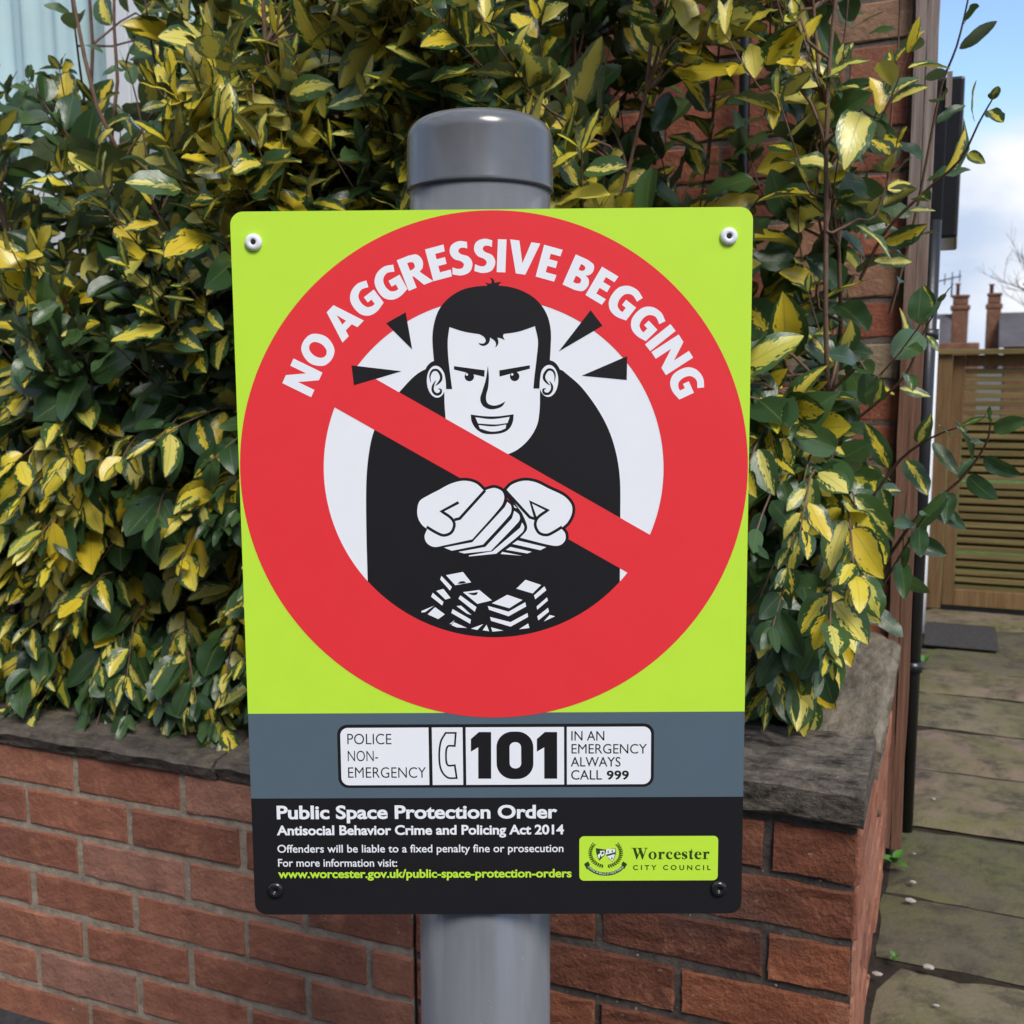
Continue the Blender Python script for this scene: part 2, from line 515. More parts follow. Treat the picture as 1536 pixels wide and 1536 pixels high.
# ------------------------------------------------------------------ brickwork
def bricks(mb, O, ux, nz, rows, zrow, proud, thick=.03, nx=9, ny=4, rough=.0012, round_=.004):
    """rows: per course a list of (x0, x1) brick extents along ux from O; zrow: list of (z0, z1); nz = outward normal"""
    O = Vector(O); ux = Vector(ux); nn = Vector(nz); uz = Vector((0, 0, 1))
    for (z0, z1), row in zip(zrow, rows):
        for x0, x1 in row:
            mb.cur = rnd.random()
            j = [rnd.uniform(-.0015, .0015) for _ in range(4)]
            pr = proud + rnd.uniform(-.0018, .0018)
            tx, tz = rnd.uniform(-.002, .002), rnd.uniform(-.002, .002)
            W_, H_ = x1 - x0, z1 - z0
            cells = max(3, int(nx * W_ / .22))
            sx_ = [0, .010] + [i / cells for i in range(1, cells)] + [.990, 1]
            sz_ = [0, .05] + [i / ny for i in range(1, ny)] + [.95, 1]
            vs = []
            ph = rnd.uniform(0, 99)
            for b in sz_:
                for a in sx_:
                    edge = (a in (0, 1)) or (b in (0, 1))
                    ex = rnd.uniform(-1, 1) * .0011 if a in (0, 1) else 0
                    ez = (sin(a * 9 + ph) * .0011 + rnd.uniform(-1, 1) * .0009) if b in (0, 1) else 0
                    d = pr + tx * (a - .5) + tz * (b - .5) + rnd.uniform(-rough, rough) - (round_ if edge else 0)
                    if edge and rnd.random() < .06: d -= .0015; ex *= 2; ez *= 1.4
                    xx = x0 + a * W_ + ex + (j[0] if a < .5 else j[1])
                    zz = z0 + b * H_ + ez + (j[2] if b < .5 else j[3])
                    vs.append(O + ux * xx + uz * zz + nn * d)
            m, k = len(sx_), len(sz_)
            fs = [(r*m+c, r*m+c+1, (r+1)*m+c+1, (r+1)*m+c) for r in range(k - 1) for c in range(m - 1)]
            ring = [c for c in range(m)] + [r*m+m-1 for r in range(1, k)] + [(k-1)*m+c for c in range(m-2, -1, -1)] + [r*m for r in range(k-2, 0, -1)]
            b0 = len(vs)
            for q in ring: vs.append(vs[q] - nn * thick)
            for i in range(len(ring)):
                i2 = (i + 1) % len(ring)
                fs.append((ring[i2], ring[i], b0 + i, b0 + i2))
            mb.add(vs, fs, False)
def courses(top, pitch, n, h): return [(top - pitch * i - h, top - pitch * i) for i in range(n)]
def bond(xa, xb, pitch, ph, n, gap):
    rows = []
    for i in range(n):
        s = ph + (pitch / 2 if i % 2 else 0)
        k = math.floor((xa - s) / pitch)
        row = []
        x = s + k * pitch
        while x < xb:
            a, b = max(x + gap / 2, xa), min(x + pitch - gap / 2, xb)
            if b - a > .03: row.append((a, b))
            x += pitch
        rows.append(row)
    return rows

# left garden wall (buff joints)
XJ = onY(621, 1420, YW)[0]
zt = ZC - .646
lw = thing('garden_wall', 'low red brick garden wall with pale buff joints and thin mossy coping, left of the post', 'garden wall', (-1.9, YW + .1, 0))
xph = onY(194, 1215, YW)[0]
mb = MB()
bricks(mb, (0, YW, 0), (1, 0, 0), (0, -1, 0), bond(-3.6, XJ - .004, .2262, xph + .1131, 9, .013),
       courses(zt - .004, .0757, 9, .0625), .0024, round_=.0016, rough=.0008)
mb.build('brickwork', BR_A, lw)
mb = MB(); mb.box((-3.6, YW + .001, -.3), (XJ - .003, YW + .13, zt)); mb.build('mortar', MO_A, lw)
def slab_run(x0, x1, y0, y1, z0, zf, zb, mat, name, parent, cuts, wob=.003, seg=40):
    """coping stones: flat underside, front edge height z0..zf, top weathered from zf (front) to zb (back)"""
    mb = MB()
    xs = [x0] + cuts + [x1]
    for a, b in zip(xs[:-1], xs[1:]):
        a += .002; b -= .002
        n = max(4, int((b - a) * seg))
        prof = [(y0 + .012, z0), (y0 + .009, z0 + .006), (y0 + .001, zf - .008), (y0 + .010, zf), ((y0 + y1) / 2, (zf + zb) / 2 + .004), (y1 - .008, zb), (y1, zb - .008), (y1, z0)]
        vs = []
        dz = rnd.uniform(-.003, .003)
        for i in range(n + 1):
            x = a + (b - a) * i / n
            for k, (y, z) in enumerate(prof):
                w = wob if k not in (0, 7) else wob * .4
                vs.append((x + (rnd.uniform(0, .003) if i == 0 else -rnd.uniform(0, .003) if i == n else 0), y + rnd.uniform(-w, w), z + dz + rnd.uniform(-w, w)))
        m = len(prof)
        fs = [(i*m+k, (i+1)*m+k, (i+1)*m+(k+1) % m, i*m+(k+1) % m) for i in range(n) for k in range(m)]
        fs += [tuple(range(m)), tuple(n*m+k for k in range(m))[::-1]]
        mb.cur = rnd.random()
        mb.add(vs, fs, False)
    return mb.build(name, mat, parent)
slab_run(-3.6, XJ - .006, YW - .020, YW + .150, zt + .001, zt + .030, zt + .044, COPE_L, 'coping', lw, [-2.6, -1.75, onY(330, 1140, YW)[0]], .0022)

# right garden wall with its return to the house
zr = ZC - .566
rw = thing('garden_wall', 'low rough red brick garden wall with dark joints and thick weathered coping, beside the path', 'garden wall', ((XJ + XC) / 2, YW + .1, 0))
rows = []
for i in range(10):
    e = XC - (.1025 + .010 if i % 2 == 0 else 0)
    row = [(XC - .1025, XC - .002)] if i % 2 == 0 else []
    x = e
    while x > XJ + .02:
        row.append((max(x - .2155, XJ + .006), x)); x -= .2255
    rows.append(row)
mb = MB()
bricks(mb, (0, YW, 0), (1, 0, 0), (0, -1, 0), rows, courses(zr - .012, .0748, 10, .0625), .0038, rough=.0022, round_=.0022)
mb.build('brickwork', BR_B, rw)
mb = MB()
bricks(mb, (XC, YW, 0), (0, 1, 0), (1, 0, 0), bond(.002, YH - YW - .004, .2255, .0, 10, .006), courses(zr - .012, .0748, 10, .0685), .004, nx=5)
mb.build('return_brickwork', BR_A, rw)
mb = MB()
mb.box((XJ + .003, YW + .001, -.3), (XC - .001, YW + .13, zr))
mb.box((XC - .10, YW + .132, -.3), (XC - .001, YH - .004, zr))
mb.build('mortar', MO_B, rw)
slab_run(XJ + .004, XC + .012, YW - .026, YW + .150, zr + .002, zr + .053, zr + .066, COPE_R, 'coping', rw, [-.43], .0030)
# return coping, running back to the house
mb = MB()
y0, y1 = YW + .154, YH - .003
n = 22
prof = [(XC + .012, zr + .002), (XC + .016, zr + .040), (XC + .004, zr + .050), (XC - .05, zr + .058), (XC - .105, zr + .060), (XC - .112, zr + .002)]
vs = []
for i in range(n + 1):
    y = y0 + (y1 - y0) * i / n
    for k, (x, z) in enumerate(prof): vs.append((x + rnd.uniform(-.003, .003), y, z + rnd.uniform(-.003, .003)))
m = len(prof)
fs = [(i*m+k, i*m+(k+1) % m, (i+1)*m+(k+1) % m, (i+1)*m+k) for i in range(n) for k in range(m)]
fs += [tuple(range(m))[::-1], tuple(n*m+k for k in range(m))]
mb.add(vs, fs)
mb.build('return_coping', COPE_S, rw)

# ------------------------------------------------------------------ the house behind
XS = -0.056                                # alley side of the house
hs = thing('brick_house', 'red brick house wall rising close behind the variegated shrub, with white window and corner board', 'house', (-2.2, YH, 0))
wx0, wx1 = -4.2, onY(425, 60, YH)[0]       # window opening
wz0, wz1 = onY(120, 560, YH)[2], 3.3
mb = MB()
zc_ = courses(3.6, .0752, 44, .0652)
full = bond(-4.6, XS - .035, .2262, XS - .035, 44, .010)
rows = []
for (z0, z1), row in zip(zc_, full):
    out = []
    for a, b in row:
        if z1 > wz0 and z0 < wz1 and b > wx0 and a < wx1:
            if a < wx0 - .03: out.append((a, wx0 - .002))
            if b > wx1 + .03: out.append((wx1 + .002, b))
        else: out.append((a, b))
    rows.append(out)
bricks(mb, (0, YH, 0), (1, 0, 0), (0, -1, 0), rows, zc_, .0028, nx=6, ny=3, rough=.0009, round_=.0018)
wl = mb.build('brick_wall', BR_H, hs)
mb = MB()
mb.box((-4.6, YH + .001, .2), (wx0, YH + .25, 3.62)); mb.box((wx1, YH + .001, .2), (XS - .035, YH + .25, 3.62))
mb.box((wx0, YH + .0012, .2), (wx1, YH + .25, wz0)); mb.box((wx0, YH + .0012, wz1), (wx1, YH + .25, 3.62))
mb.box((-4.6, YH + .252, .2), (XS - .75, 7.0, 3.6))
mb.build('mortar', MO_H, hs)
# weathered timber board up the corner
mb = MB(); mb.cur = 1
bm = bmesh.new()
bxa = XS - .034
for (a, b) in ((bxa, bxa + .019), (bxa + .0202, XS + .004)):
    n = 40
    vs = []
    for i in range(n + 1):
        z = ZP + .01 + (3.4 - ZP) * i / n
        w = rnd.uniform(-.0012, .0012)
        vs += [(a + w, YH - .026 + rnd.uniform(-.001, .001), z), (b + w, YH - .026 + rnd.uniform(-.001, .001), z), (b + w, YH + .028, z), (a + w, YH + .028, z)]
    fs = [(i*4+k, i*4+(k+1) % 4, (i+1)*4+(k+1) % 4, (i+1)*4+k) for i in range(n) for k in range(4)]
    fs += [(3, 2, 1, 0), (n*4, n*4+1, n*4+2, n*4+3)]
    mb.cur = rnd.uniform(.6, 1)
    mb.add(vs, fs)
bm.free()
tag(mb.build('corner_board', WOOD_B, hs), 'grey weathered timber board on the house corner')
# black downpipe on the alley side just round the corner
pb = onZ(1352, 1262, ZP)
PRD = .0155
px_, py_ = XS + .008, YH + .050
hop_z = onY(1400, 352, 2.2)[2]
mb = MB()
mb.tube([(px_, py_, ZP + .02), (px_, py_, 1.0), (px_, py_, hop_z + .02)], PRD, 20)
dp = tag(mb.build('downpipe', BLACKP, hs), 'black downpipe at the alley corner')
for z in (ZC - .585, ZC + .05):
    mb = MB()
    mb.tube([(px_, py_, z - .010), (px_, py_, z + .010)], PRD + .004, 20)
    mb.box((px_ - .028, py_ - .008, z - .008), (px_, py_ + .008, z + .008), .002)
    mb.build('bracket', BLACKP, dp)
# pipe and cable on the street face, seen between the leaves
a = onY(1118, 60, YH - .05)
mb = MB()
mb.tube([(a[0], YH - .045, .45), (a[0], YH - .045, 1.5), (a[0], YH - .045, 3.4)], .0105, 16)
tag(mb.build('wall_pipe', BLACKP, hs), 'thin black pipe down the street face of the house')
# white waste pipe further down the alley
c = onZ(1379, 950, ZP)
wy = c[1]
mb = MB()
mb.tube([(c[0], wy, ZP + .002), (c[0], wy, ZP + .22), (c[0], wy, 1.3)], .017, 16)
mb.box((XS - .76, wy - .012, 1.1), (c[0], wy + .012, 1.13))
tag(mb.build('waste_pipe', WHITEP, hs), 'white plastic pipe down the alley side')
# black hopper box on the alley corner, above the downpipe
ye = 2.26
e0, e1 = onY(1388, 118, ye), onY(1436, 356, ye)
g1 = onY(1412, 372, ye)
mb = MB()
mb.box((XS - .046, ye, e1[2]), (e1[0], ye + .26, e0[2]), .006)
mb.box((XS - .046, ye - .02, g1[2]), (g1[0], ye - .002, e0[2] - .03), .003)
tag(mb.build('rainwater_hopper', BLACKP, hs), 'black box hopper high on the alley corner')
mb = MB(); t0 = onY(1424, 112, ye); t1 = onY(1429, 165, ye)
mb.box((t0[0] - .004, ye - .026, t1[2]), (t0[0] + .006, ye - .004, t0[2])); mb.build('trim', WOOD_B, hs)
# lead flashing over the bay
f0, f1 = onY(560, 22, YH - .1), onY(864, 18, YH - .1)
mb = MB()
mb.box((f0[0], YH - .10, f1[2]), (f1[0], YH - .003, f1[2] + .12), .006)
tag(mb.build('lead_flashing', LEAD, hs), 'dark lead ledge above the shrub')
# white window
def bar(mb, x0, x1, z0, z1, y0, y1): mb.box((x0, y0, z0), (x1, y1, z1), .005)
mb = MB()
yf0, yf1 = YH - .012, YH + .055
mxa, mxm, mxb = onY(160, 60, YH)[0], onY(196, 60, YH)[0], onY(238, 60, YH)[0]
zs = onY(150, 270, YH)[2]                       # bottom of the glazing
bar(mb, wx0, wx1, wz1 - .07, wz1, yf0, yf1)
bar(mb, wx0, wx0 + .07, wz0, wz1 - .072, yf0, yf1)
bar(mb, wx1 - .06, wx1, wz0, wz1 - .072, yf0, yf1)
bar(mb, mxa, mxm - .002, wz0, wz1 - .072, yf0 + .004, yf1)
bar(mb, mxm + .002, mxb, wz0, wz1 - .072, yf0, yf1)
for a, b in ((wx0 + .072, mxa - .002), (mxb + .002, wx1 - .062)):
    bar(mb, a, b, zs - .06, zs, yf0 + .006, yf1)
wn = mb.build('window', WHITEP, hs)
mb = MB()
for a, b in ((wx0 + .072, mxa - .002), (mxb + .002, wx1 - .062)):
    mb.box((a, YH + .02, zs + .002), (b, YH + .026, wz1 - .074))
mb.build('pane', GLASS, wn)
mb = MB()
for a, b in ((wx0 + .072, mxa - .002), (mxb + .002, wx1 - .062)):
    mb.box((a, YH + .012, wz0), (b, YH + .05, zs - .064))
mb.build('apron_panel', WHITEP, wn)
mb = MB(); mb.box((wx0 - .03, YH - .06, wz0 - .045), (wx1 + .03, YH + .03, wz0 - .004), .006); mb.build('sill', WHITEP, wn)
mb = MB()
n = 260
vs, fs = [], []
for i in range(n + 1):
    x = wx0 + (wx1 - wx0) * i / n
    y = YH + .115 + .012 * sin(i * .55) + .006 * sin(i * 1.31 + 1)
    vs += [(x, y, wz0 + .04), (x, y, wz1)]
fs = [(2*i, 2*i+2, 2*i+3, 2*i+1) for i in range(n)]
mb.add(vs, fs, True)
mb.build('curtain', CURT, wn)

# ------------------------------------------------------------------ gate at the end of the path
gz = onZ(1440, 914, ZP)
YG = gz[1]
gx0, gx1 = onY(1392, 700, YG)[0], onY(1392, 700, YG)[0] + 1.35
gt = thing('garden_gate', 'brown slatted timber gate across the end of the path', 'gate', (gx0 + .6, YG, ZP))
ztop = onY(1460, 527, YG)[2]
pw = onY(1421, 700, YG)[0] - gx0
sw = onY(1440, 700, YG)[0] - onY(1421, 700, YG)[0]
mb = MB(); mb.cur = .5
mb.box((gx0, YG - .02, ZP), (gx0 + pw, YG + .07, ztop - .012), .004); mb.build('gate_post', WOOD_F, gt)
mb = MB(); mb.cur = .5
mb.box((gx1 - pw, YG - .02, ZP), (gx1, YG + .07, ztop - .012), .004); mb.build('gate_post', WOOD_F, gt)
mb = MB(); mb.cur = .8
mb.box((gx0 - .01, YG - .035, ztop - .011), (gx1 + .01, YG + .085, ztop + .008), .003); mb.build('top_rail', WOOD_G, gt)
mb = MB()
for z0, z1, c in ((ZP + .012, ZP + .075, .9), (ztop - .055, ztop - .013, .4)):
    mb.cur = c
    mb.box((gx0 + pw + sw + .001, YG + .006, z0), (gx1 - pw - .002, YG + .045, z1), .003)
mb.cur = .3
mb.box((gx0 + pw + .002, YG + .004, ZP + .012), (gx0 + pw + sw, YG + .05, ztop - .014), .003)
mb.build('gate_frame', WOOD_F, gt)
mb = MB()
za, zb = ZP + .082, ztop - .072
ns = 28
for i in range(ns):
    z = za + (zb - za) * i / (ns - 1)
    mb.cur = rnd.uniform(.1, 1)
    h = (zb - za) / (ns - 1)
    jz = rnd.uniform(-.002, .002)
    mb.box((gx0 + pw + sw + .002, YG + .016 + rnd.uniform(-.002, .002), z - h * .31 + jz), (gx1 - pw - .004, YG + .034, z + h * .31 + jz), .0015)
    if i < ns - 7 and i % 9 != 4:
        mb.box((gx0 + pw + sw + .002, YG + .058, z + h * .14), (gx1 - pw - .004, YG + .074, z + h * .84), .0015)
mb.build('slat_panel', WOOD_G, gt)
mb = MB(); mb.cur = .2
xm = gx0 + pw + sw + .30
mb.box((xm + .18, YG + .036, za - .02), (xm + .26, YG + .055, zb + .02), .002); mb.build('back_batten', WOOD_F, gt)

# ------------------------------------------------------------------ the far houses and tree
def far_house(label, Y, cx0, cx1, cy0, cy1, pot, ridge, rx0, rx1, eave_y, wallx0, wallx1):
    base = onY((rx0 + rx1) / 2, ridge, Y)
    h = thing('brick_house', label, 'house', (base[0], Y, 0))
    A, B = onY(rx0, ridge, Y), onY(rx1, ridge, Y)
    ez = onY(rx0, eave_y, Y)[2]
    mb = MB()
    run = (A[2] - ez) * 1.15
    vs = [(A[0], Y - run, ez), (B[0], Y - run, ez), (B[0], Y, A[2]), (A[0], Y, A[2]), (A[0], Y + run, ez), (B[0], Y + run, ez)]
    mb.add(vs, [(0, 1, 2, 3), (3, 2, 5, 4), (0, 3, 4), (1, 5, 2), (0, 4, 5, 1)])
    mb.build('roof', SLATE, h)
    mb = MB(); mb.box((A[0] + .1, Y - run + .25, -.02), (B[0] - .1, Y + run - .25, ez - .004)); mb.build('wall', FARB, h)
    c0, c1 = onY(cx0, cy0, Y), onY(cx1, cy1, Y)
    mb = MB()
    ch = (c0[2] - c1[2])
    w = c1[0] - c0[0]
    mb.box((c0[0] + w * .06, Y - w * .45, c1[2] - .4), (c1[0] - w * .06, Y + w * .45, c0[2] - ch * .30), .02)
    mb.box((c0[0] - w * .02, Y - w * .5, c0[2] - ch * .297), (c1[0] + w * .02, Y + w * .5, c0[2] - ch * .20), .02)
    mb.box((c0[0] + w * .10, Y - w * .42, c0[2] - ch * .197), (c1[0] - w * .10, Y + w * .42, c0[2] - ch * .06), .02)
    mb.box((c0[0] + w * .03, Y - w * .48, c0[2] - ch * .057), (c1[0] - w * .03, Y + w * .48, c0[2]), .02)
    chm = mb.build('chimney', FARB, h)
    p0 = onY(pot[0], pot[2], Y); p1 = onY(pot[1], pot[2], Y)
    r = (p1[0] - p0[0]) / 2
    mb = MB()
    mb.lathe([(r * .8, 0), (r * .8, (p0[2] - c0[2]) * .8), (r * 1.15, (p0[2] - c0[2]) * .85), (r * 1.1, p0[2] - c0[2])],
             Matrix.Translation(((p0[0] + p1[0]) / 2, Y, c0[2])), 16)
    mb.build('chimney_pot', POT, chm)
    return h
h1 = far_house('distant house with slate roof and brick chimney just left of the sky gap', 17.0, 1427, 1452, 443, 520, (1434, 1441, 425), 473, 1330, 1428, 519, 0, 0)
h2 = far_house('distant house with purple slate roof and slimmer brick chimney at the photo edge', 18.0, 1480, 1500, 440, 520, (1484, 1492, 426), 469, 1499, 1760, 521, 0, 0)
mb = MB()
q = onY(1427, 446, 17.0)
mb.tube([q, q + Vector((0, 0, .30))], .012, 6)
mb.tube([q + Vector((-.25, 0, .22)), q + Vector((.12, 0, .30))], .01, 6)
for t in (-.2, -.1, 0, .1):
    mb.tube([q + Vector((t, 0, .16 + .2 * (t + .2))), q + Vector((t, 0, .32 + .2 * (t + .2)))], .008, 5)
mb.build('aerial', LEAD, h1)
y0 = 17.6
mb = MB(); a = onY(1438, 514, 15.0); b = onY(1469, 524, 15.0)
mb.box((a[0] - 1.0, 15.0, 0), (b[0], 15.2, a[2]), .02)
o = mb.build('boundary_wall', FARB); tag(o, 'low brick wall showing just above the gate, under the left chimney', 'wall')

tb = onY(1600, 600, 26.0); tb[2] = 0
tr = thing('bare_tree', 'leafless winter tree with fine twigs against the clouds beyond the chimneys', 'tree', tb)
mt, mw = MB(), MB()
def grow(p, d, ln, r, lvl):
    pts = [p]; n = 5
    for i in range(n):
        d = (d + Vector((rnd.uniform(-1, 1), rnd.uniform(-1, 1), rnd.uniform(-.5, .8))) * .16).normalized()
        pts.append(pts[-1] + d * ln / n)
    (mt if lvl < 2 else mw).tube(pts, [r * (1 - .5 * i / n) for i in range(n + 1)], 7 if lvl < 2 else 4)
    if lvl >= 4: return
    for k in range(4 if lvl < 4 else 5):
        i = rnd.randint(2, n)
        dd = (d + Vector((rnd.uniform(-1, 1), rnd.uniform(-1, 1), rnd.uniform(-.3, .7))) * .95).normalized()
        grow(pts[i], dd, ln * rnd.uniform(.55, .75), r * .52, lvl + 1)
grow(Vector(tb), Vector((-.05, 0, 1)), 2.0, .055, 0)
mt.build('trunk', BARK, tr); mw.build('twigs', BARK, tr)

# unseen houses across the street, added to give the post something to reflect
for k, (xa, xb, hh) in enumerate(((-13.5, -6.2, 6.6), (-5.0, 1.4, 6.9), (3.4, 9.5, 6.4))):
    h = thing('brick_house', ['brick terrace house across the street, leftmost seen from its door', 'brick terrace house directly across the street from the sign', 'brick terrace house across the street beyond the alley gap'][k], 'house', ((xa + xb) / 2, -10.5, 0))
    mb = MB(); mb.box((xa, -15, 0), (xb, -10, hh)); mb.build('wall', FARB, h)
    mb = MB(); mb.add([(xa - .1, -9.8, hh + .005), (xb + .1, -9.8, hh + .005), (xb + .1, -12.5, hh + 2.2), (xa - .1, -12.5, hh + 2.2), (xa - .1, -15.2, hh + .005), (xb + .1, -15.2, hh + .005)], [(0, 1, 2, 3), (3, 2, 5, 4), (0, 3, 4), (1, 5, 2)]); mb.build('roof', SLATE, h)
    for q_ in (.2, .65):
        for z_ in (1.0, 4.0):
            x_ = xa + (xb - xa) * q_
            mb = MB(); mb.box((x_, -10.02, z_), (x_ + 1.3, -9.96, z_ + 1.5), .01); wn_ = mb.build('window', WHITEP, h)
            mb = MB(); mb.box((x_ + .1, -9.955, z_ + .1), (x_ + 1.2, -9.95, z_ + 1.4)); mb.build('pane', GLASS, wn_)

# ------------------------------------------------------------------ the sign on its post
PW, PH = .42, .594
def homog(s, d):
    A = []
    for (x, y), (u, v) in zip(s, d):
        A.append([x, y, 1, 0, 0, 0, -u*x, -u*y, -u]); A.append([0, 0, 0, x, y, 1, -v*x, -v*y, -v])
    return np.linalg.svd(np.array(A))[2][-1].reshape(3, 3)
CORN = [(347, 318), (1132.5, 310.5), (383, 1372), (1112, 1370)]
HM = homog([(0, PH), (PW, PH), (0, 0), (PW, 0)], CORN)
HI = np.linalg.inv(HM)
def P(x, y):                                # photo point -> place on the panel (metres from its lower left corner)
    q = HI @ np.array([x, y, 1.0])
    return Vector((q[0] / q[2], q[1] / q[2]))
Kc = np.array([[FPX, 0, HALF], [0, FPX, HALF], [0, 0, 1]])
Mh = np.linalg.inv(Kc) @ HM
if Mh[2, 2] < 0: Mh = -Mh
a_, b_, t_ = Mh.T
s_ = (np.linalg.norm(a_) + np.linalg.norm(b_)) / 2
Cm = np.array([list(CR), list(-CU), list(CF)]).T
EX = Vector(Cm @ (a_ / np.linalg.norm(a_))).normalized()
EY = Vector(Cm @ (b_ / np.linalg.norm(b_)))
EY = (EY - EX * EY.dot(EX)).normalized()
EZ = EX.cross(EY)                           # towards the street
SO = CAM + Vector(Cm @ (t_ / s_))
PR = .0605
top_on = SO + EX * P(718.5, 400)[0] + EY * P(718.5, 400)[1]
bot_on = SO + EX * P(723, 1300)[0] + EY * P(723, 1300)[1]
ax = (top_on - bot_on).normalized()
pc = bot_on - EZ * (PR + .006)
base = pc - ax * (pc[2] / ax[2])
sg = thing('public_notice_sign', 'lime, red and black prohibition sign on a round grey capped post', 'sign', base)
def rot_to(z):
    return Vector(z).to_track_quat('Z', 'Y').to_matrix().to_4x4()
# cap: the top of the side and the rim, found on the post's own axis
def on_axis(x, y):
    best = min((abs(proj(base + ax * t)[1] - y), t) for t in np.linspace(.8, 1.8, 2001))
    return best[1]
t_rim = on_axis(718, 272) - .0105
t_top = t_rim + .062
M0 = Matrix.Translation(base) @ rot_to(ax)
mb = MB(); mb.lathe([(PR, -.3), (PR, .0), (PR, t_rim + .03)], M0, 96); mb.build('post', POST, sg)
CRd = PR + .0024
mb = MB()
pr = [(CRd - .002, t_rim), (CRd, t_rim + .0008), (CRd + .0006, t_rim + .002)]
pr += [(CRd, t_rim + .004), (CRd - .0008, t_top - .019)]
for i in range(1, 13):
    a = i / 12 * pi / 2
    pr.append((CRd - .0008 - .017 * (1 - cos(a)), t_top - .019 + .017 * sin(a)))
for i in range(1, 7):
    r = (CRd - .0178) * (1 - i / 6.05)
    pr.append((r, t_top - .002 + .004 * (1 - (1 - i / 6.05) ** 2)))
mb.lathe(pr, M0, 96); tag(mb.build('post_cap', CAP, sg), 'grey rounded cap on the post top')
# the panel
panel_local = Matrix.Translation(SO - base) @ Matrix((EX, EY, EZ)).transposed().to_4x4()
def rrect(x0, y0, x1, y1, r, n=8):
    out = []
    for cx, cy, a0 in ((x1 - r, y1 - r, 0), (x0 + r, y1 - r, 90), (x0 + r, y0 + r, 180), (x1 - r, y0 + r, 270)):
        for i in range(n + 1):
            a = radians(a0 + 90 * i / n)
            out.append((cx + r * cos(a), cy + r * sin(a)))
    return out
TH = .003
ring = rrect(0, 0, PW, PH, .0105, 10)
bm = bmesh.new()
f = bm.faces.new([bm.verts.new((x, y, -TH)) for x, y in ring])
ex_ = bmesh.ops.extrude_face_region(bm, geom=[f])
for q in ex_['geom']:
    if isinstance(q, bmesh.types.BMVert): q.co.z = 0
bmesh.ops.recalc_face_normals(bm, faces=bm.faces[:])
me = bpy.data.meshes.new('sign_panel'); bm.to_mesh(me); bm.free()
me.materials.append(EDGE)
panel = bpy.data.objects.new('sign_panel', me); link(panel, sg); panel.matrix_basis = panel_local

LZ = .00004
class Print:
    """flat ink laid on the panel; every shape a hair above the one before it"""
    def __init__(self, layer): self.z, self.v, self.f = LZ * layer, [], []
    def raw(self, vs, fs):
        b = len(self.v)
        self.v += [(x, y, self.z) for x, y in vs]
        self.f += [tuple(i + b for i in q) for q in fs]
        self.z += 1.2e-6
    def poly(self, outer, holes=()):
        loops = [[Vector((x, y, 0)) for x, y in outer]] + [[Vector((x, y, 0)) for x, y in h] for h in holes]
        tris = tessellate_polygon(loops)
        flat = [(q.x, q.y) for lp in loops for q in lp]
        fs = []
        for t in tris:
            a, b, c = (flat[i] for i in t)
            ar = (b[0]-a[0])*(c[1]-a[1]) - (b[1]-a[1])*(c[0]-a[0])
            if abs(ar) < 1e-14: continue
            fs.append(t if ar > 0 else t[::-1])
        self.raw(flat, fs)
    def strip(self, pts, w, closed=False):
        pts = [Vector(p[:2]) for p in pts]
        m = len(pts)
        ws = w if hasattr(w, '__len__') else [w] * m
        vs = []
        for i in range(m):
            a = pts[(i - 1) % m] if (closed or i > 0) else pts[i]
            b = pts[(i + 1) % m] if (closed or i < m - 1) else pts[i]
            d1 = (pts[i] - a); d2 = (b - pts[i])
            d1 = d1.normalized() if d1.length > 1e-9 else d2.normalized()
            d2 = d2.normalized() if d2.length > 1e-9 else d1
            t = d1 + d2
            t = t.normalized() if t.length > 1e-6 else d1
            nn = Vector((-t.y, t.x))
            k = min(1.6, 1 / max(.4, nn.dot(Vector((-d1.y, d1.x)))))
            vs += [tuple(pts[i] + nn * ws[i] * .5 * k), tuple(pts[i] - nn * ws[i] * .5 * k)]
        fs = []
        for i in range(m if closed else m - 1):
            j = (i + 1) % m
            fs.append((2*i, 2*i+1, 2*j+1, 2*j))
        self.raw(vs, fs)
    def disc(self, c, rx, ry=None, rot=0, n=40, hole=None):
        ry = ry or rx
        e = [(c[0] + rx * cos(t) * cos(rot) - ry * sin(t) * sin(rot), c[1] + rx * cos(t) * sin(rot) + ry * sin(t) * cos(rot)) for t in (2 * pi * i / n for i in range(n))]
        self.poly(e, [hole] if hole else ())
    def build(self, name, mat, parent=None):
        me = bpy.data.meshes.new(name); me.from_pydata(self.v, [], self.f)
        me.materials.append(mat); me.update()
        o = bpy.data.objects.new(name, me); return link(o, parent or panel)
def crv(pts, closed=True, n=6):
    """smooth curve through points; a third value marks a corner"""
    m = len(pts); out = []
    V = [Vector(p[:2]) for p in pts]; K = [len(p) > 2 and p[2] for p in pts]
    for i in range(m if closed else m - 1):
        j = (i + 1) % m
        ch = V[j] - V[i]
        def tan(k, other):
            if K[k]: return ch
            if not closed and (k == 0 or k == m - 1): return ch
            a, b = V[(k - 1) % m], V[(k + 1) % m]
            d = (b - a)
            la, lb = (V[k] - a).length, (b - V[k]).length
            t = d / max(1e-9, la + lb)
            return t * ch.length
        t0, t1 = tan(i, j), tan(j, i)
        if K[i] and K[j]: out.append(tuple(V[i])); continue
        for s in range(n):
            u = s / n
            h00, h10, h01, h11 = 2*u**3-3*u*u+1, u**3-2*u*u+u, -2*u**3+3*u*u, u**3-u*u
            out.append(tuple(V[i]*h00 + t0*h10 + V[j]*h01 + t1*h11))
    if not closed: out.append(tuple(V[-1]))
    return out
def mapper(ox, oy, sc):
    return lambda pts: [tuple(P(ox + p[0] / sc, oy + p[1] / sc)) + tuple(p[2:]) for p in pts]
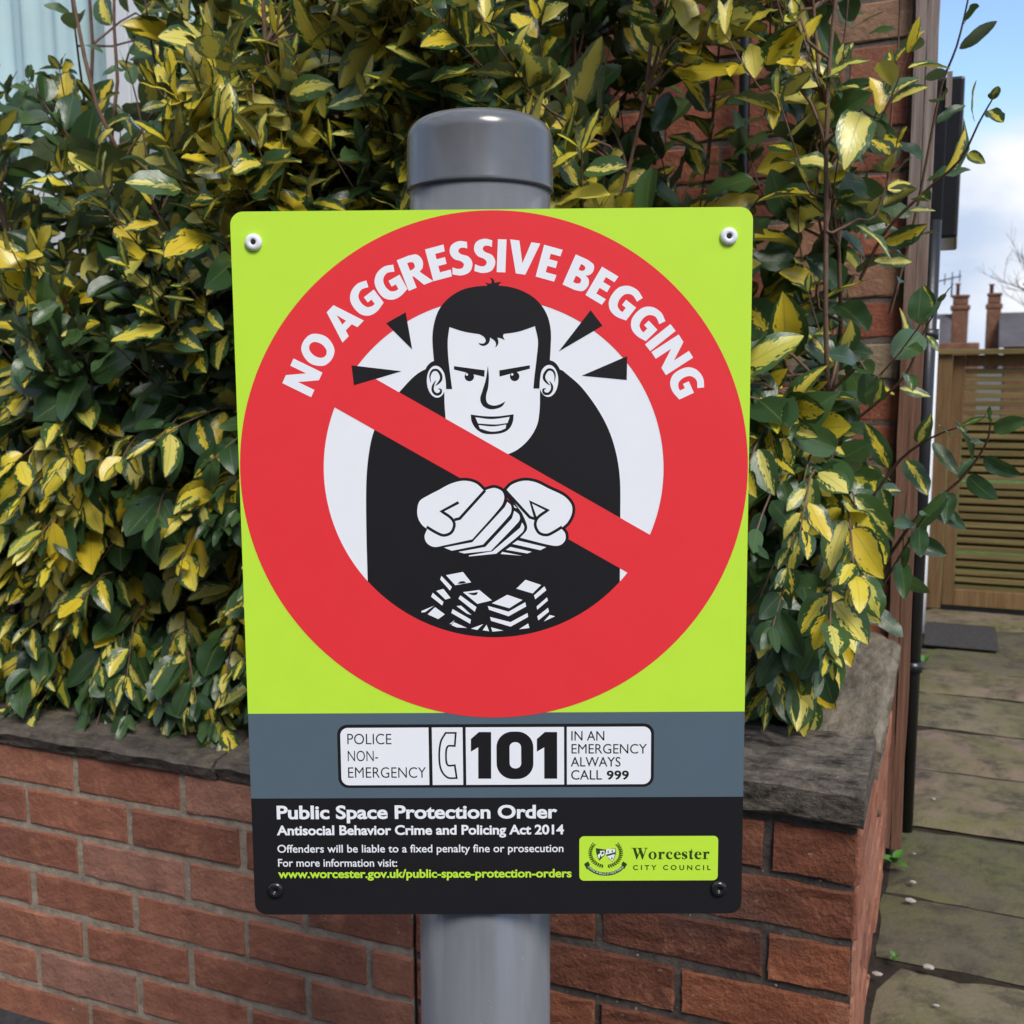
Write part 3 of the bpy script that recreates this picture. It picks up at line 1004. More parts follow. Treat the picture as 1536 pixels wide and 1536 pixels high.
px1 = P(800, 700)[0] - P(799, 700)[0]       # one photo pixel on the panel

# bands
def band(y0, y1, mat, name, clip=True):
    pr_ = Print(1)
    ring = rrect(0, 0, PW, PH, .0105, 10)
    if y0 is not None: ring = [(x, max(y, y0)) for x, y in ring]
    if y1 is not None: ring = [(x, min(y, y1)) for x, y in ring]
    clean = []
    for q in ring:
        if not clean or (abs(q[0]-clean[-1][0]) + abs(q[1]-clean[-1][1])) > 1e-6: clean.append(q)
    if abs(clean[0][0]-clean[-1][0]) + abs(clean[0][1]-clean[-1][1]) < 1e-6: clean.pop()
    # drop collinear repeats on clipped edges
    fin = []
    for i, q in enumerate(clean):
        a, b = clean[i-1], clean[(i+1) % len(clean)]
        if abs((q[0]-a[0])*(b[1]-a[1]) - (q[1]-a[1])*(b[0]-a[0])) > 1e-12: fin.append(q)
    pr_.poly(fin); return pr_.build(name, mat)
yb1 = P(745, 1196.5)[1]; yb2 = P(745, 1069)[1]
band(yb2, None, P_LIME, 'lime_field'); band(yb1, yb2, P_SLATE, 'slate_band'); band(None, yb1, P_BLACK, 'black_band')

# circle
CX = (P(362, 692)[0] + P(1123, 692)[0]) / 2
RO = PW / 2 - .0008
CY = PH - .0008 - RO
RI = (P(997, 700)[0] - P(487, 700)[0]) / 2
CYI = CY
def circ(r, n=160, cy=None): return [(CX + r * cos(2*pi*i/n), (cy or CY) + r * sin(2*pi*i/n)) for i in range(n)]
q = Print(2); q.poly(circ(RI + .004)); q.build('white_disc', P_WHITE)
q = Print(7); q.poly(circ(RO), [circ(RI)])
# slash clipped to the ring's inside edge
u0, u1 = P(566, 569), P(976, 802); l0, l1 = P(503.5, 611), P(941, 858)
def ray_circle(p, d, r):
    b = (p - Vector((CX, CY))).dot(d); c = (p - Vector((CX, CY))).length_squared - r * r
    s = math.sqrt(b*b - c); return p + d * (-b - s), p + d * (-b + s)
du, dl = (u1 - u0).normalized(), (l1 - l0).normalized()
A0, A1 = ray_circle(u0, du, RI + .0006); B0, B1 = ray_circle(l0, dl, RI + .0006)
def arc(p, q, n=14):
    a = math.atan2(p.y - CY, p.x - CX); b = math.atan2(q.y - CY, q.x - CX)
    while b - a > pi: b -= 2 * pi
    while b - a < -pi: b += 2 * pi
    return [(CX + (RI + .0006) * cos(a + (b - a) * i / n), CY + (RI + .0006) * sin(a + (b - a) * i / n)) for i in range(n + 1)]
q.poly(arc(B0, A0) + arc(A1, B1))
q.build('prohibition_ring', P_RED)

# the figure: body, head, hair
g7 = mapper(620, 400, 5.12); g0 = mapper(0, 0, 1)
q = Print(3)
q.poly(crv(g0([(636, 556), (601, 588), (580, 615), (563, 646), (555, 680), (551, 725), (551, 800), (553, 882, 1), (600, 925), (680, 955), (742, 962), (800, 955), (885, 925), (931, 878, 1), (932, 770), (931, 712), (922, 665), (905, 625), (875, 582), (846, 556, 1), (742, 520, 1)])))
for cx, cy in ((187, 868), (1049, 864)):
    c = g7([(cx, cy)])[0]; q.disc(c, 99 / 5.12 * px1, 142 / 5.12 * px1)
q.build('figure_body', P_BLACK)
q = Print(4)
q.poly(crv(g7([(262, 440, 1), (968, 440, 1), (985, 600, 1), (982, 1000), (978, 1110), (960, 1215), (905, 1315), (820, 1398), (725, 1445), (620, 1470), (480, 1440), (340, 1350), (270, 1230), (252, 1100), (248, 990), (250, 600, 1)])))
for cx, cy, rot in ((187, 885, .05), (1049, 879, -.05)):
    c = g7([(cx, cy)])[0]; q.disc(c, 73 / 5.12 * px1, 121 / 5.12 * px1, rot)
q.build('figure_face', P_WHITE)
q = Print(5)
for pts in ([(322, 765, 1), (558, 797, 1), (555, 848, 1), (322, 792, 1)], [(905, 758, 1), (905, 785, 1), (672, 846, 1), (670, 798, 1)],
            [(583, 762, 1), (590, 850), (584, 930), (568, 1000), (578, 1048), (622, 1068), (670, 1060), (718, 1035, 1), (692, 1073), (640, 1094), (588, 1094), (542, 1068), (523, 1018), (540, 955), (566, 870)],
            [(450, 1137, 1), (560, 1150), (660, 1150), (780, 1135, 1), (774, 1190), (748, 1243), (700, 1275), (615, 1288), (540, 1279), (487, 1242), (457, 1190)]):
    q.poly(crv(g7(pts)))
for cx, cy in ((440, 845), (788, 844)):
    q.disc(g7([(cx, cy)])[0], 36 / 5.12 * px1)
def strk(g, pts, w, sc, n=6, closed=False):
    s = crv(g(pts), closed, n)
    m = len(s)
    if hasattr(w, '__len__'):
        ww = [np.interp(i / (m - 1) * (len(w) - 1), range(len(w)), w) / sc * px1 for i in range(m)]
    else: ww = w / sc * px1
    return s, ww
for pts, w in (([(143, 890), (138, 840), (158, 800), (192, 796), (220, 830), (222, 868), (200, 898), (180, 915)], [3, 12, 17, 18, 20, 20, 14, 4]),
               ([(182, 876), (162, 915), (160, 955), (185, 981), (215, 974), (222, 948), (202, 938)], [4, 16, 19, 20, 20, 14, 6]),
               ([(1094, 884), (1098, 835), (1080, 798), (1046, 793), (1018, 828), (1015, 862), (1037, 893), (1058, 912)], [3, 12, 17, 18, 20, 20, 14, 4]),
               ([(1056, 880), (1074, 915), (1072, 950), (1047, 977), (1015, 972), (1008, 945), (1028, 938)], [4, 16, 19, 20, 20, 14, 6])):
    s, ww = strk(g7, pts, w, 5.12); q.strip(s, ww)
q.build('figure_features', P_BLACK)
q = Print(6)
q.poly(crv(g7([(486, 1158, 1), (610, 1172), (750, 1155, 1), (732, 1202, 1), (640, 1213), (505, 1205, 1)])))
q.poly(crv(g7([(510, 1218, 1), (620, 1228), (722, 1214, 1), (718, 1243, 1), (670, 1262), (600, 1267), (520, 1244, 1)])))
q.build('grin', P_WHITE)
for cx, cy in ((421, 830), (769, 829)):
    q = Print(6); q.disc(g7([(cx, cy)])[0], 9 / 5.12 * px1); q.build('eye_glint', P_WHITE)
q = Print(8)
q.poly(crv(g7([(170, 735, 1), (160, 620), (158, 530), (170, 440), (198, 352), (245, 280), (310, 222), (390, 178), (480, 156), (575, 148), (680, 148), (780, 164), (870, 198), (950, 250), (1010, 320), (1048, 400), (1067, 500), (1065, 620), (1058, 735, 1),
                (1000, 790), (984, 860), (978, 937, 1), (932, 937, 1), (940, 850), (958, 700), (968, 570), (945, 458, 1), (820, 500), (705, 518, 1), (700, 535), (712, 565, 1), (685, 552), (655, 546, 1), (664, 572), (660, 600), (638, 624, 1), (646, 598), (636, 572), (600, 545, 1), (597, 572), (582, 596), (553, 609), (525, 603), (512, 587, 1), (535, 592), (556, 588), (567, 568), (554, 542), (520, 520, 1), (400, 500), (288, 465, 1), (275, 570), (279, 700), (296, 850), (308, 941, 1), (262, 941, 1), (256, 860), (235, 790)])))
q.poly(crv(g7([(585, 156, 1), (575, 138), (560, 122, 1), (592, 131), (612, 128, 1), (611, 106), (595, 84, 1), (625, 97), (638, 126, 1), (660, 121), (693, 119, 1), (672, 135), (664, 156, 1)])))
g5, g6 = mapper(340, 300, 3.657), mapper(740, 300, 3.746)
q.poly([p[:2] for p in g5([(882, 678), (990, 617), (1025, 820)])]); q.poly([p[:2] for p in g5([(692, 908), (965, 940), (705, 1018)])])
q.poly([p[:2] for p in g6([(555, 620), (622, 708), (375, 852)])]); q.poly([p[:2] for p in g6([(760, 878), (757, 1012), (505, 988)])])
q.build('hair_and_burst_marks', P_BLACK)
# cupped hands
gh = mapper(600, 690, 5.12)
LH = [(140, 385), (160, 315), (230, 270), (300, 234), (400, 182), (500, 160), (590, 180), (655, 238, 1), (695, 222), (740, 216), (795, 245), (808, 300), (780, 362), (562, 610, 1), (350, 655), (270, 668), (215, 640), (196, 588), (216, 532, 1), (178, 500), (148, 450)]
RH = [(820, 236, 1), (870, 188), (960, 160), (1050, 172), (1150, 220), (1270, 280), (1325, 345), (1328, 410), (1295, 478), (1244, 526, 1), (1275, 562), (1277, 612), (1242, 652), (1180, 658), (930, 597, 1), (980, 540), (982, 500), (945, 408, 1)]
q = Print(9)
for H_ in (LH, RH):
    s = crv(gh(H_)); q.poly(s); q.strip(s, 46 / 5.12 * px1, True)
q.poly(crv(gh([(780, 300, 1), (830, 300), (960, 440), (1000, 520), (960, 610, 1), (760, 740, 1), (560, 620, 1)])))
q.build('hand_outlines', P_BLACK)
q = Print(10)
for H_ in (LH, RH): q.poly(crv(gh(H_)))
for pts in ([(832, 322, 1), (860, 350), (862, 395), (845, 430), (645, 650, 1), (405, 697, 1), (345, 673, 1), (562, 632, 1), (812, 362, 1)],
            [(885, 390, 1), (922, 420), (928, 455), (910, 485), (705, 698, 1), (500, 718, 1), (455, 706, 1), (662, 668, 1), (868, 448, 1)],
            [(945, 480, 1), (962, 515), (945, 558), (745, 720, 1), (535, 741, 1), (540, 732, 1), (716, 702, 1), (930, 520, 1)],
            [(910, 618, 1), (1130, 670, 1), (1085, 693, 1), (870, 645, 1)], [(855, 668, 1), (1018, 705, 1), (985, 718, 1), (820, 690, 1)],
            [(792, 706, 1), (942, 735, 1), (780, 722, 1)], [(880, 343, 1), (908, 372, 1), (886, 366, 1)]):
    q.poly(crv(gh(pts)))
q.build('hands', P_WHITE)
q = Print(11)
for pts, n in (([(662, 234, 1), (466, 450, 1), (424, 460, 1)], 1), ([(458, 326, 1), (328, 395, 1), (402, 448), (425, 495), (402, 556), (345, 579), (290, 560), (212, 514)], 5),
               ([(818, 236, 1), (1004, 440, 1), (1055, 456, 1)], 1), ([(1050, 452, 1), (1010, 322, 1), (1142, 386, 1), (1062, 446), (1046, 502), (1076, 560), (1135, 576), (1192, 551), (1252, 514)], 5)):
    s, w = strk(gh, pts, 22, 5.12, n); q.strip(s, w)
q.build('hand_lines', P_BLACK)
q = Print(9)
q.z += 1e-5
for pts in ([(360,885),(490,860),(553,940),(430,962)], [(325,890),(405,975),(390,1003),(315,918)], [(285,1005),(340,990),(395,1060),(355,1072)], [(258,1020),(340,1090),(330,1118),(245,1050)],
            [(268,1119),(170,1160),(172,1172),(200,1168)], [(275,1130),(350,1185),(300,1222),(218,1185)], [(490,1015),(615,998),(712,1078),(600,1105)], [(470,1040),(593,1130),(580,1165),(455,1065)],
            [(440,1122),(475,1118),(555,1190),(520,1180)], [(410,1145),(550,1225),(545,1258),(400,1175)], [(420,1245),(520,1290),(440,1285),(400,1268)], [(425,1230),(405,1258),(385,1260)],
            [(550,1295),(645,1260),(600,1305)], [(640,1308),(670,1265),(690,1315)], [(705,1285),(800,1310),(715,1318)], [(712,1100),(830,1035),(947,1075),(845,1138)],
            [(680,1120),(840,1165),(968,1092),(975,1125),(840,1200),(690,1150)], [(697,1205),(855,1245),(985,1175),(990,1205),(855,1280),(705,1235)], [(920,1300),(990,1255),(1000,1290)],
            [(970,920),(1090,960),(1025,1025),(900,988)], [(1115,970),(1130,1000),(1045,1070),(1035,1040)], [(1135,1055),(1142,1080),(1060,1150),(1055,1125)], [(1143,1135),(1150,1165),(1068,1232),(1060,1200)], [(1155,1190),(1197,1200),(1110,1240)]):
    q.poly([p[:2] for p in gh(pts)])
q.build('banknote_stacks', P_WHITE)
q = Print(10)
q.poly(crv(gh([(447, 950, 1), (470, 933), (500, 932), (515, 944, 1), (480, 950)]))); q.poly(crv(gh([(525, 1022, 1), (565, 1020), (605, 1014, 1), (595, 1034), (565, 1038)])))
q.build('banknote_marks', P_BLACK)

# headline on the arc, letters drawn as outlines (unit cap height)
c_ = 1
GL = {
 'N': (.86, [[(0,0),(0,1),(.28,1),(.61,.45),(.61,1),(.86,1),(.86,0),(.59,0),(.25,.57),(.25,0)]], 0),
 'A': (.97, [[(0,0),(.33,1),(.64,1),(.97,0),(.68,0),(.62,.19),(.345,.19),(.285,0)], [(.40,.39),(.57,.39),(.485,.72)]], 0),
 'E': (.62, [[(0,0),(0,1),(.60,1),(.58,.79),(.27,.79),(.27,.62),(.54,.62),(.54,.41),(.27,.41),(.27,.21),(.62,.21),(.60,0)]], 0),
 'I': (.27, [[(0,0),(0,1),(.27,1),(.27,0)]], 0),
 'V': (.95, [[(0,1),(.29,1),(.48,.33),(.67,1),(.95,1),(.62,0),(.32,0)]], 0),
 'O': (.98, [[(.49,-.02),(.17,.09),(0,.5),(.17,.91),(.49,1.02),(.81,.91),(.98,.5),(.81,.09)], [(.49,.2),(.34,.28),(.275,.5),(.34,.72),(.49,.8),(.64,.72),(.705,.5),(.64,.28)]], 1),
 'G': (.86, [[(.83,.93,1),(.55,1.015),(.25,.95),(.05,.75),(0,.48),(.06,.2),(.25,.02),(.52,-.02),(.85,.07,1),(.85,.57,1),(.45,.57,1),(.45,.37,1),(.60,.37,1),(.60,.205,1),(.50,.2),(.35,.27),(.28,.48),(.33,.69),(.52,.80),(.76,.73,1)]], 1),
 'R': (.83, [[(0,0,1),(0,1,1),(.40,1,1),(.66,.93),(.75,.70),(.67,.50),(.54,.42,1),(.83,0,1),(.52,0,1),(.31,.36,1),(.27,.36,1),(.27,0,1)], [(.27,.56,1),(.36,.56,1),(.455,.61),(.455,.75),(.36,.80,1),(.27,.80,1)]], 1),
 'S': (.68, [[(.60,.96,1),(.36,1.02),(.1,.93),(.02,.71),(.12,.51),(.32,.41),(.40,.31),(.34,.2),(.2,.19),(.03,.26,1),(.0,.05,1),(.28,-.02),(.55,.05),(.67,.3),(.58,.51),(.36,.62),(.29,.71),(.35,.8),(.48,.8),(.58,.76,1)]], 1),
 'B': (.75, [[(0,0,1),(0,1,1),(.42,1,1),(.65,.93),(.71,.75),(.65,.60),(.55,.54,1),(.69,.46),(.75,.28),(.66,.07),(.42,0,1)], [(.27,.80,1),(.36,.80,1),(.44,.75),(.44,.66),(.36,.61,1),(.27,.61,1)], [(.27,.41,1),(.38,.41,1),(.475,.36),(.475,.25),(.38,.20,1),(.27,.20,1)]], 1),
}
LETT = [('N',441,560),('O',470,519),('A',514,480),('G',544,452),('G',579,424),('R',617.5,409),('E',654,396),('S',689,387.5),('S',725.6,384),('I',752.8,384),('V',788,385),('E',827,393.5),('B',873.5,409.5),('E',908,428),('G',941.5,451),('G',975,477.5),('I',996,505.5),('N',1019,525.6),('G',1044,567)]
hb = P(752.8, 406)[1] - CY; CAPH = P(752.8, 361.5)[1] - P(752.8, 406)[1]
q = Print(8)
# spread by the letters' own widths between the first and last letter, as set type does
angs = []
a_first = math.atan2(*(P(427, 577) - Vector((CX, CY))))
a_last = math.atan2(*(P(1059, 580) - Vector((CX, CY))))
a_first = math.atan2(P(418, 571)[0] - CX, P(418, 571)[1] - CY); a_last = math.atan2(P(1062, 583)[0] - CX, P(1062, 583)[1] - CY)
RM = hb + CAPH * .45
def cang(ch, x, y): v = P(x, y) - Vector((CX, CY)); return math.atan2(v.x, v.y)
cent = [cang(*t) for t in LETT]
KW = 1.10 * CAPH
for i0, i1 in ((0, 2), (2, 12), (12, 19)):
    ws = [GL[LETT[i][0]][0] * KW / RM for i in range(i0, i1)]
    lo, hi = cent[i0] - ws[0] / 2, cent[i1 - 1] + ws[-1] / 2
    gap = (hi - lo - sum(ws)) / (i1 - i0 - 1)
    print('gap', gap * RM / CAPH)
    x_ = lo
    for i, w_ in zip(range(i0, i1), ws):
        cent[i] = x_ + w_ / 2; x_ += w_ + gap
for (ch, x, y), a in zip(LETT, cent):
    w, loops, sm = GL[ch]
    def tf(p):
        lx, ly = (p[0] - w / 2) * KW, hb + (p[1] - .05) * CAPH * 1.11
        if True:
            return (CX + lx * cos(a) + ly * sin(a), CY - lx * sin(a) + ly * cos(a)) + tuple(p[2:])
    L_ = [[tf(p) for p in lp] for lp in loops]
    L_ = [crv(lp) if sm else [p[:2] for p in lp] for lp in L_]
    q.poly(L_[0], L_[1:])
q.build('headline_lettering', P_WHITE)

# set type
_tc = {}
def glyphs(txt, off, sp=1.0):
    key = (txt, off, sp)
    if key in _tc: return _tc[key]
    c = bpy.data.curves.new('type', 'FONT'); c.body = txt; c.offset = off; c.space_character = sp; c.resolution_u = 4
    o = bpy.data.objects.new('type', c); COL.objects.link(o)
    dg = bpy.context.evaluated_depsgraph_get()
    me = bpy.data.meshes.new_from_object(o.evaluated_get(dg))
    vs = [(v.co.x, v.co.y) for v in me.vertices]; fs = [tuple(p.vertices) for p in me.polygons]
    out = []
    for f in fs:
        ar = sum(vs[f[i]][0] * vs[f[(i+1) % len(f)]][1] - vs[f[(i+1) % len(f)]][0] * vs[f[i]][1] for i in range(len(f)))
        out.append(f if ar > 0 else f[::-1])
    bpy.data.objects.remove(o); bpy.data.curves.remove(c); bpy.data.meshes.remove(me)
    _tc[key] = (vs, out)
    return vs, out
def capheight(off):
    vs, _ = glyphs('H', off); return max(v[1] for v in vs) - min(v[1] for v in vs)
def settype(q, txt, x0, x1, yb0, cap, off=0.0, sp=1.0, yb1=None):
    vs, fs = glyphs(txt, off, sp)
    a, b = P(x0, yb0), P(x1, yb1 if yb1 is not None else yb0)
    xl, xr = min(v[0] for v in vs), max(v[0] for v in vs)
    kx = (b - a).length / (xr - xl); ky = (P(x0, yb0 - cap) - a).length / capheight(off)
    d = (b - a).normalized(); nn = Vector((-d.y, d.x))
    q.raw([tuple(a + d * ((v[0] - xl) * kx) + nn * ((v[1] + off) * ky)) for v in vs], fs)
q = Print(2)
settype(q, 'Public Space Protection Order', 415.7, 836.4, 1229, 20.4, .029, .99, 1227.6)
settype(q, 'Antisocial Behavior Crime and Policing Act 2014', 415.7, 846.3, 1253, 14.6, .029, .99, 1251.5)
settype(q, 'Offenders will be liable to a fixed penalty fine or prosecution', 416.5, 845.5, 1279, 11.6, .010, 1.0, 1278)
settype(q, 'For more information visit:', 417.5, 596, 1300, 11.6, .010, 1.0)
q.build('notice_lettering', P_WHITE)
q = Print(2)
settype(q, 'www.worcester.gov.uk/public-space-protection-orders', 417.5, 857.7, 1317.3, 12.8, .026, .98, 1316)
q.build('web_address', P_LIME)
# the phone box
def prect(q, x0, y0, x1, y1, r):
    A, B = P(x0, y1), P(x1, y0)
    q.poly(rrect(A.x, A.y, B.x, B.y, r * px1, 8))
q = Print(2); prect(q, 508.4, 1085, 982, 1182, 16); q.build('phone_box_border', P_BLACK)
q = Print(3)
A, B = P(512.9, 1178), P(977.5, 1089.8)
def cellpoly(xa, xb, left=False, right=False):
    r = 12 * px1
    pts = []
    full = rrect(A.x, A.y, B.x, B.y, r, 8)
    xa_, xb_ = P(xa, 1134).x, P(xb, 1134).x
    if left: return full[9:27] + [(xb_, A.y), (xb_, B.y)]
    if right: return full[:9] + [(xa_, B.y), (xa_, A.y)] + full[27:]
    return [(xa_, A.y), (xb_, A.y), (xb_, B.y), (xa_, B.y)]
q.poly(cellpoly(512.9, 644, left=True)); q.poly(cellpoly(649, 695)); q.poly(cellpoly(699.6, 846.8)); q.poly(cellpoly(851, 977.5, right=True))
q.build('phone_box', P_WHITE)
q = Print(4)
settype(q, 'POLICE', 521.8, 587.9, 1116.4, 15.6, -.004)
settype(q, 'NON-', 522.4, 567.6, 1141.8, 15.6, -.004)
settype(q, 'EMERGENCY', 522.9, 639.7, 1166.6, 15.6, -.004)
settype(q, 'IN AN', 857.7, 907.2, 1110.8, 14.2, .004)
settype(q, 'EMERGENCY', 857.9, 971, 1130.3, 14.2, .0)
settype(q, 'ALWAYS', 856.7, 931.4, 1149.8, 14.2, .004)
settype(q, 'CALL', 857.2, 903.5, 1169.4, 14.2, .004)
settype(q, '999', 910.6, 943.9, 1169.4, 13.6, .030, 1.05)
g3, g4 = mapper(370, 1060, 3.938), mapper(740, 1060, 3.84)
for dx in (0, 99.0):
    q.poly([tuple(P(x + dx, y)) for x, y in [(707, 1108.5), (719, 1098), (737.4, 1098), (737.4, 1168), (718, 1168), (718, 1121), (707, 1127.5)]])
z0, z1 = P(745.7, 1168.6), P(800.6, 1097.2); h0, h1 = P(765.2, 1152.6), P(782.3, 1113.2)
q.poly(rrect(z0.x, z0.y, z1.x, z1.y, 25 * px1, 10), [rrect(h0.x, h0.y, h1.x, h1.y, 8.3 * px1, 8)[::-1]])
q.strip(crv(g3([(1178, 155, 1), (1238, 155, 1), (1232, 232, 1), (1190, 235), (1180, 290), (1190, 345), (1232, 346, 1), (1243, 422, 1), (1188, 418), (1150, 370), (1140, 285), (1150, 205)]), True, 5), 11 / 3.938 * px1, True)
q.build('phone_box_lettering', P_BLACK)
# council badge
q = Print(2); prect(q, 869.3, 1253.7, 1077.9, 1321, 7.5); q.build('council_badge', P_LIME)
gb = mapper(860, 1245, 6.678)
q = Print(4)
settype(q, 'CITY COUNCIL', 949.8, 1066.3, 1305, 7.4, .022, 1.6)
# serif capitals and small letters for the name
def ell(cx, cy, rx, ry, n=20): return [(cx + rx * cos(2*pi*i/n), cy + ry * sin(2*pi*i/n)) for i in range(n)]
SER = {
 'W': (1.26, [[[(.14,.96),(.34,.96),(.52,.36),(.42,0),(.40,0)]], [[(.40,0),(.45,0),(.70,.72),(.64,.80)]], [[(.54,.96),(.75,.96),(.95,.34),(.86,0),(.82,0)]], [[(.84,0),(.89,0),(1.16,.96),(1.09,.96)]], [[(.02,.95),(.46,.95),(.46,1),(.02,1)]], [[(.48,.95),(.86,.95),(.86,1),(.48,1)]], [[(.98,.95),(1.26,.95),(1.26,1),(.98,1)]]]),
 'o': (.64, [[ell(.31, .33, .31, .35), ell(.31, .33, .125, .29)]]),
 'r': (.56, [[[(.10,0),(.29,0),(.29,.66),(.10,.62)]], [[(.0,0),(.42,0),(.42,.05),(0,.05)]], [[(0,.58),(.12,.58),(.12,.66),(.02,.63)]], [[(.28,.40),(.36,.54),(.44,.44),(.54,.50),(.53,.64),(.42,.67),(.32,.62),(.28,.54)]]]),
 'c': (.54, [[[(.50,.50),(.44,.40),(.34,.46),(.36,.60),(.30,.63),(.21,.50),(.20,.32),(.26,.16),(.38,.10),(.52,.16),(.54,.14),(.42,.0),(.28,-.02),(.10,.06),(0,.3),(.08,.58),(.28,.68),(.44,.64)]]]),
 'e': (.56, [[[(.55,.36),(.20,.36),(.20,.30),(.26,.16),(.38,.10),(.52,.17),(.55,.15),(.44,.0),(.28,-.02),(.10,.06),(0,.32),(.08,.58),(.28,.68),(.46,.62),(.54,.48)], [(.22,.42),(.38,.42),(.37,.56),(.30,.63),(.24,.56)]]]),
 's': (.46, [[[(.41,.64),(.41,.46),(.37,.46),(.30,.60),(.20,.62),(.15,.55),(.22,.48),(.38,.38),(.45,.26),(.42,.08),(.24,-.02),(.10,.01),(.04,0),(.02,.20),(.06,.20),(.14,.07),(.24,.05),(.29,.11),(.24,.19),(.08,.29),(.0,.42),(.04,.59),(.20,.68),(.34,.65)]]]),
 't': (.40, [[[(.09,.60),(.02,.60),(.02,.65),(.18,.76),(.25,.90),(.27,.90),(.27,.66),(.38,.66),(.38,.60),(.27,.60),(.27,.16),(.31,.09),(.38,.14),(.40,.12),(.32,-.01),(.20,-.02),(.10,.04),(.09,.14)]]]),
}
wtot = sum(SER[ch][0] + .045 for ch in 'Worcester')
o0, o1 = P(946.9, 1288.9), P(1065.9, 1288.9)
kx = (o1.x - o0.x) / wtot; ky = P(946.9, 1271.7).y - o0.y
xx = 0
for ch in 'Worcester':
    w, shapes = SER[ch]
    for sh in shapes:
        lp = [[(o0.x + (xx + x) * kx, o0.y + y * ky) for x, y in l] for l in sh]
        q.poly(lp[0], lp[1:])
    xx += w + .045
# crest: laurel wreath, two shields, ribbon
def leafp(c, a, l, w):
    ca, sa = cos(a), sin(a)
    return [(c[0] + (x * ca - y * sa), c[1] + (x * sa + y * ca)) for x, y in ((0, 0), (l*.5, w), (l, 0), (l*.5, -w))]
k = px1 / 6.678
for side in (-1, 1):
    arcp = []
    for i in range(15):
        t = i / 14
        ang = radians(-95 - side * 5) + side * radians(150) * t
        ang = radians(-90) + side * radians(8 + 118 * t)
        x, y = 325 + 155 * cos(ang) * (1 if side > 0 else .98), 230 - 135 * sin(ang)
        arcp.append((x, y))
        c = gb([(x, y)])[0]
        tang = math.atan2(cos(ang) * .9, -sin(ang)) if side > 0 else math.atan2(-cos(ang) * .9, sin(ang))
        tang = ang + side * pi / 2
        tang = math.atan2(sin(tang), cos(tang))
        for s2 in (-1, 1):
            q.poly(leafp(c, tang + s2 * .75, 34 * k, 7 * k))
    q.strip([p[:2] for p in gb(arcp)], 6 * k)
q.poly(crv(gb([(228, 180, 1), (330, 196, 1), (318, 250, 1), (262, 306, 1), (236, 240)])))
q.poly(crv(gb([(318, 196, 1), (425, 182, 1), (428, 235), (396, 318, 1), (345, 270)])))
rb = [(128, 345), (180, 395), (250, 430), (325, 440), (400, 430), (470, 395), (520, 345)]
s = crv(gb(rb), False, 6); q.strip(s, 34 * k)
q.poly([p[:2] for p in gb([(110, 340), (150, 312), (168, 345), (140, 395)])]); q.poly([p[:2] for p in gb([(542, 340), (500, 312), (484, 345), (512, 390)])])
q.build('badge_lettering_and_crest', P_GREEN)
q = Print(8)
q.poly(crv(gb([(268, 208, 1), (316, 206, 1), (312, 250, 1), (282, 268, 1)]))); q.poly(crv(gb([(245, 250, 1), (280, 225, 1), (270, 262, 1), (260, 290, 1)])))
q.poly(crv(gb([(332, 192, 1), (420, 188, 1), (422, 220, 1), (326, 246, 1)]))); q.poly(crv(gb([(338, 262, 1), (421, 240, 1), (394, 312, 1)])))
# the motto along the ribbon
mot = 'CIVITAS IN BELLO ET PACE FIDELIS'
vs, fs = glyphs(mot, .012, 1.1)
xl, xr = min(v[0] for v in vs), max(v[0] for v in vs)
line = [Vector(p) for p in crv(gb([(150, 365), (190, 396), (255, 428), (325, 438), (395, 428), (460, 396), (500, 365)]), False, 8)]
seg = [0]
for i in range(1, len(line)): seg.append(seg[-1] + (line[i] - line[i-1]).length)
def along(d):
    d = min(max(d, 0), seg[-1] * .9999)
    i = max(j for j in range(len(seg)) if seg[j] <= d); i = min(i, len(line) - 2)
    t = (line[i+1] - line[i]).normalized(); return line[i] + t * (d - seg[i]), Vector((-t.y, t.x))
out = []
for v in vs:
    p, nn = along((v[0] - xl) / (xr - xl) * seg[-1]); out.append(tuple(p + nn * ((v[1] - .35) * 26 * k)))
q.raw(out, fs)
q.build('crest_details', P_WHITE)
q = Print(10)
for x, y in ((352, 214), (392, 208), (388, 278)): q.poly(crv(gb([(x, y - 16, 1), (x + 9, y + 12, 1), (x - 9, y + 12, 1)])))
q.poly(crv(gb([(292, 215), (306, 222), (300, 240), (284, 236)])))
q.build('shield_charges', P_GREEN)
# rivets
for (x, y), mat, lab in (((383, 364), RIV_W, 'white rivet'), ((1095.5, 355), RIV_W, 'white rivet'), ((414, 1334), RIV_B, 'black rivet'), ((1078.5, 1332), RIV_B, 'black rivet')):
    c = P(x, y)
    r = 12.8 * px1
    me_ = MB()
    T = Matrix.Translation((c.x, c.y, .0007))
    me_.lathe([(r * .99, 0), (r, .0006), (r * .93, .0020), (r * .70, .0030), (r * .42, .0032), (r * .33, .0026), (r * .30, .0012)], T, 40)
    o = me_.build('rivet', mat, panel, org=Vector((0, 0, 0)))
    me_ = MB(); me_.lathe([(r * .28, .0013), (r * .28, .0016), (r * .1, .0017)], T, 20)
    if mat is RIV_W: me_.build('rivet_core', HOLE, panel, org=Vector((0, 0, 0)))

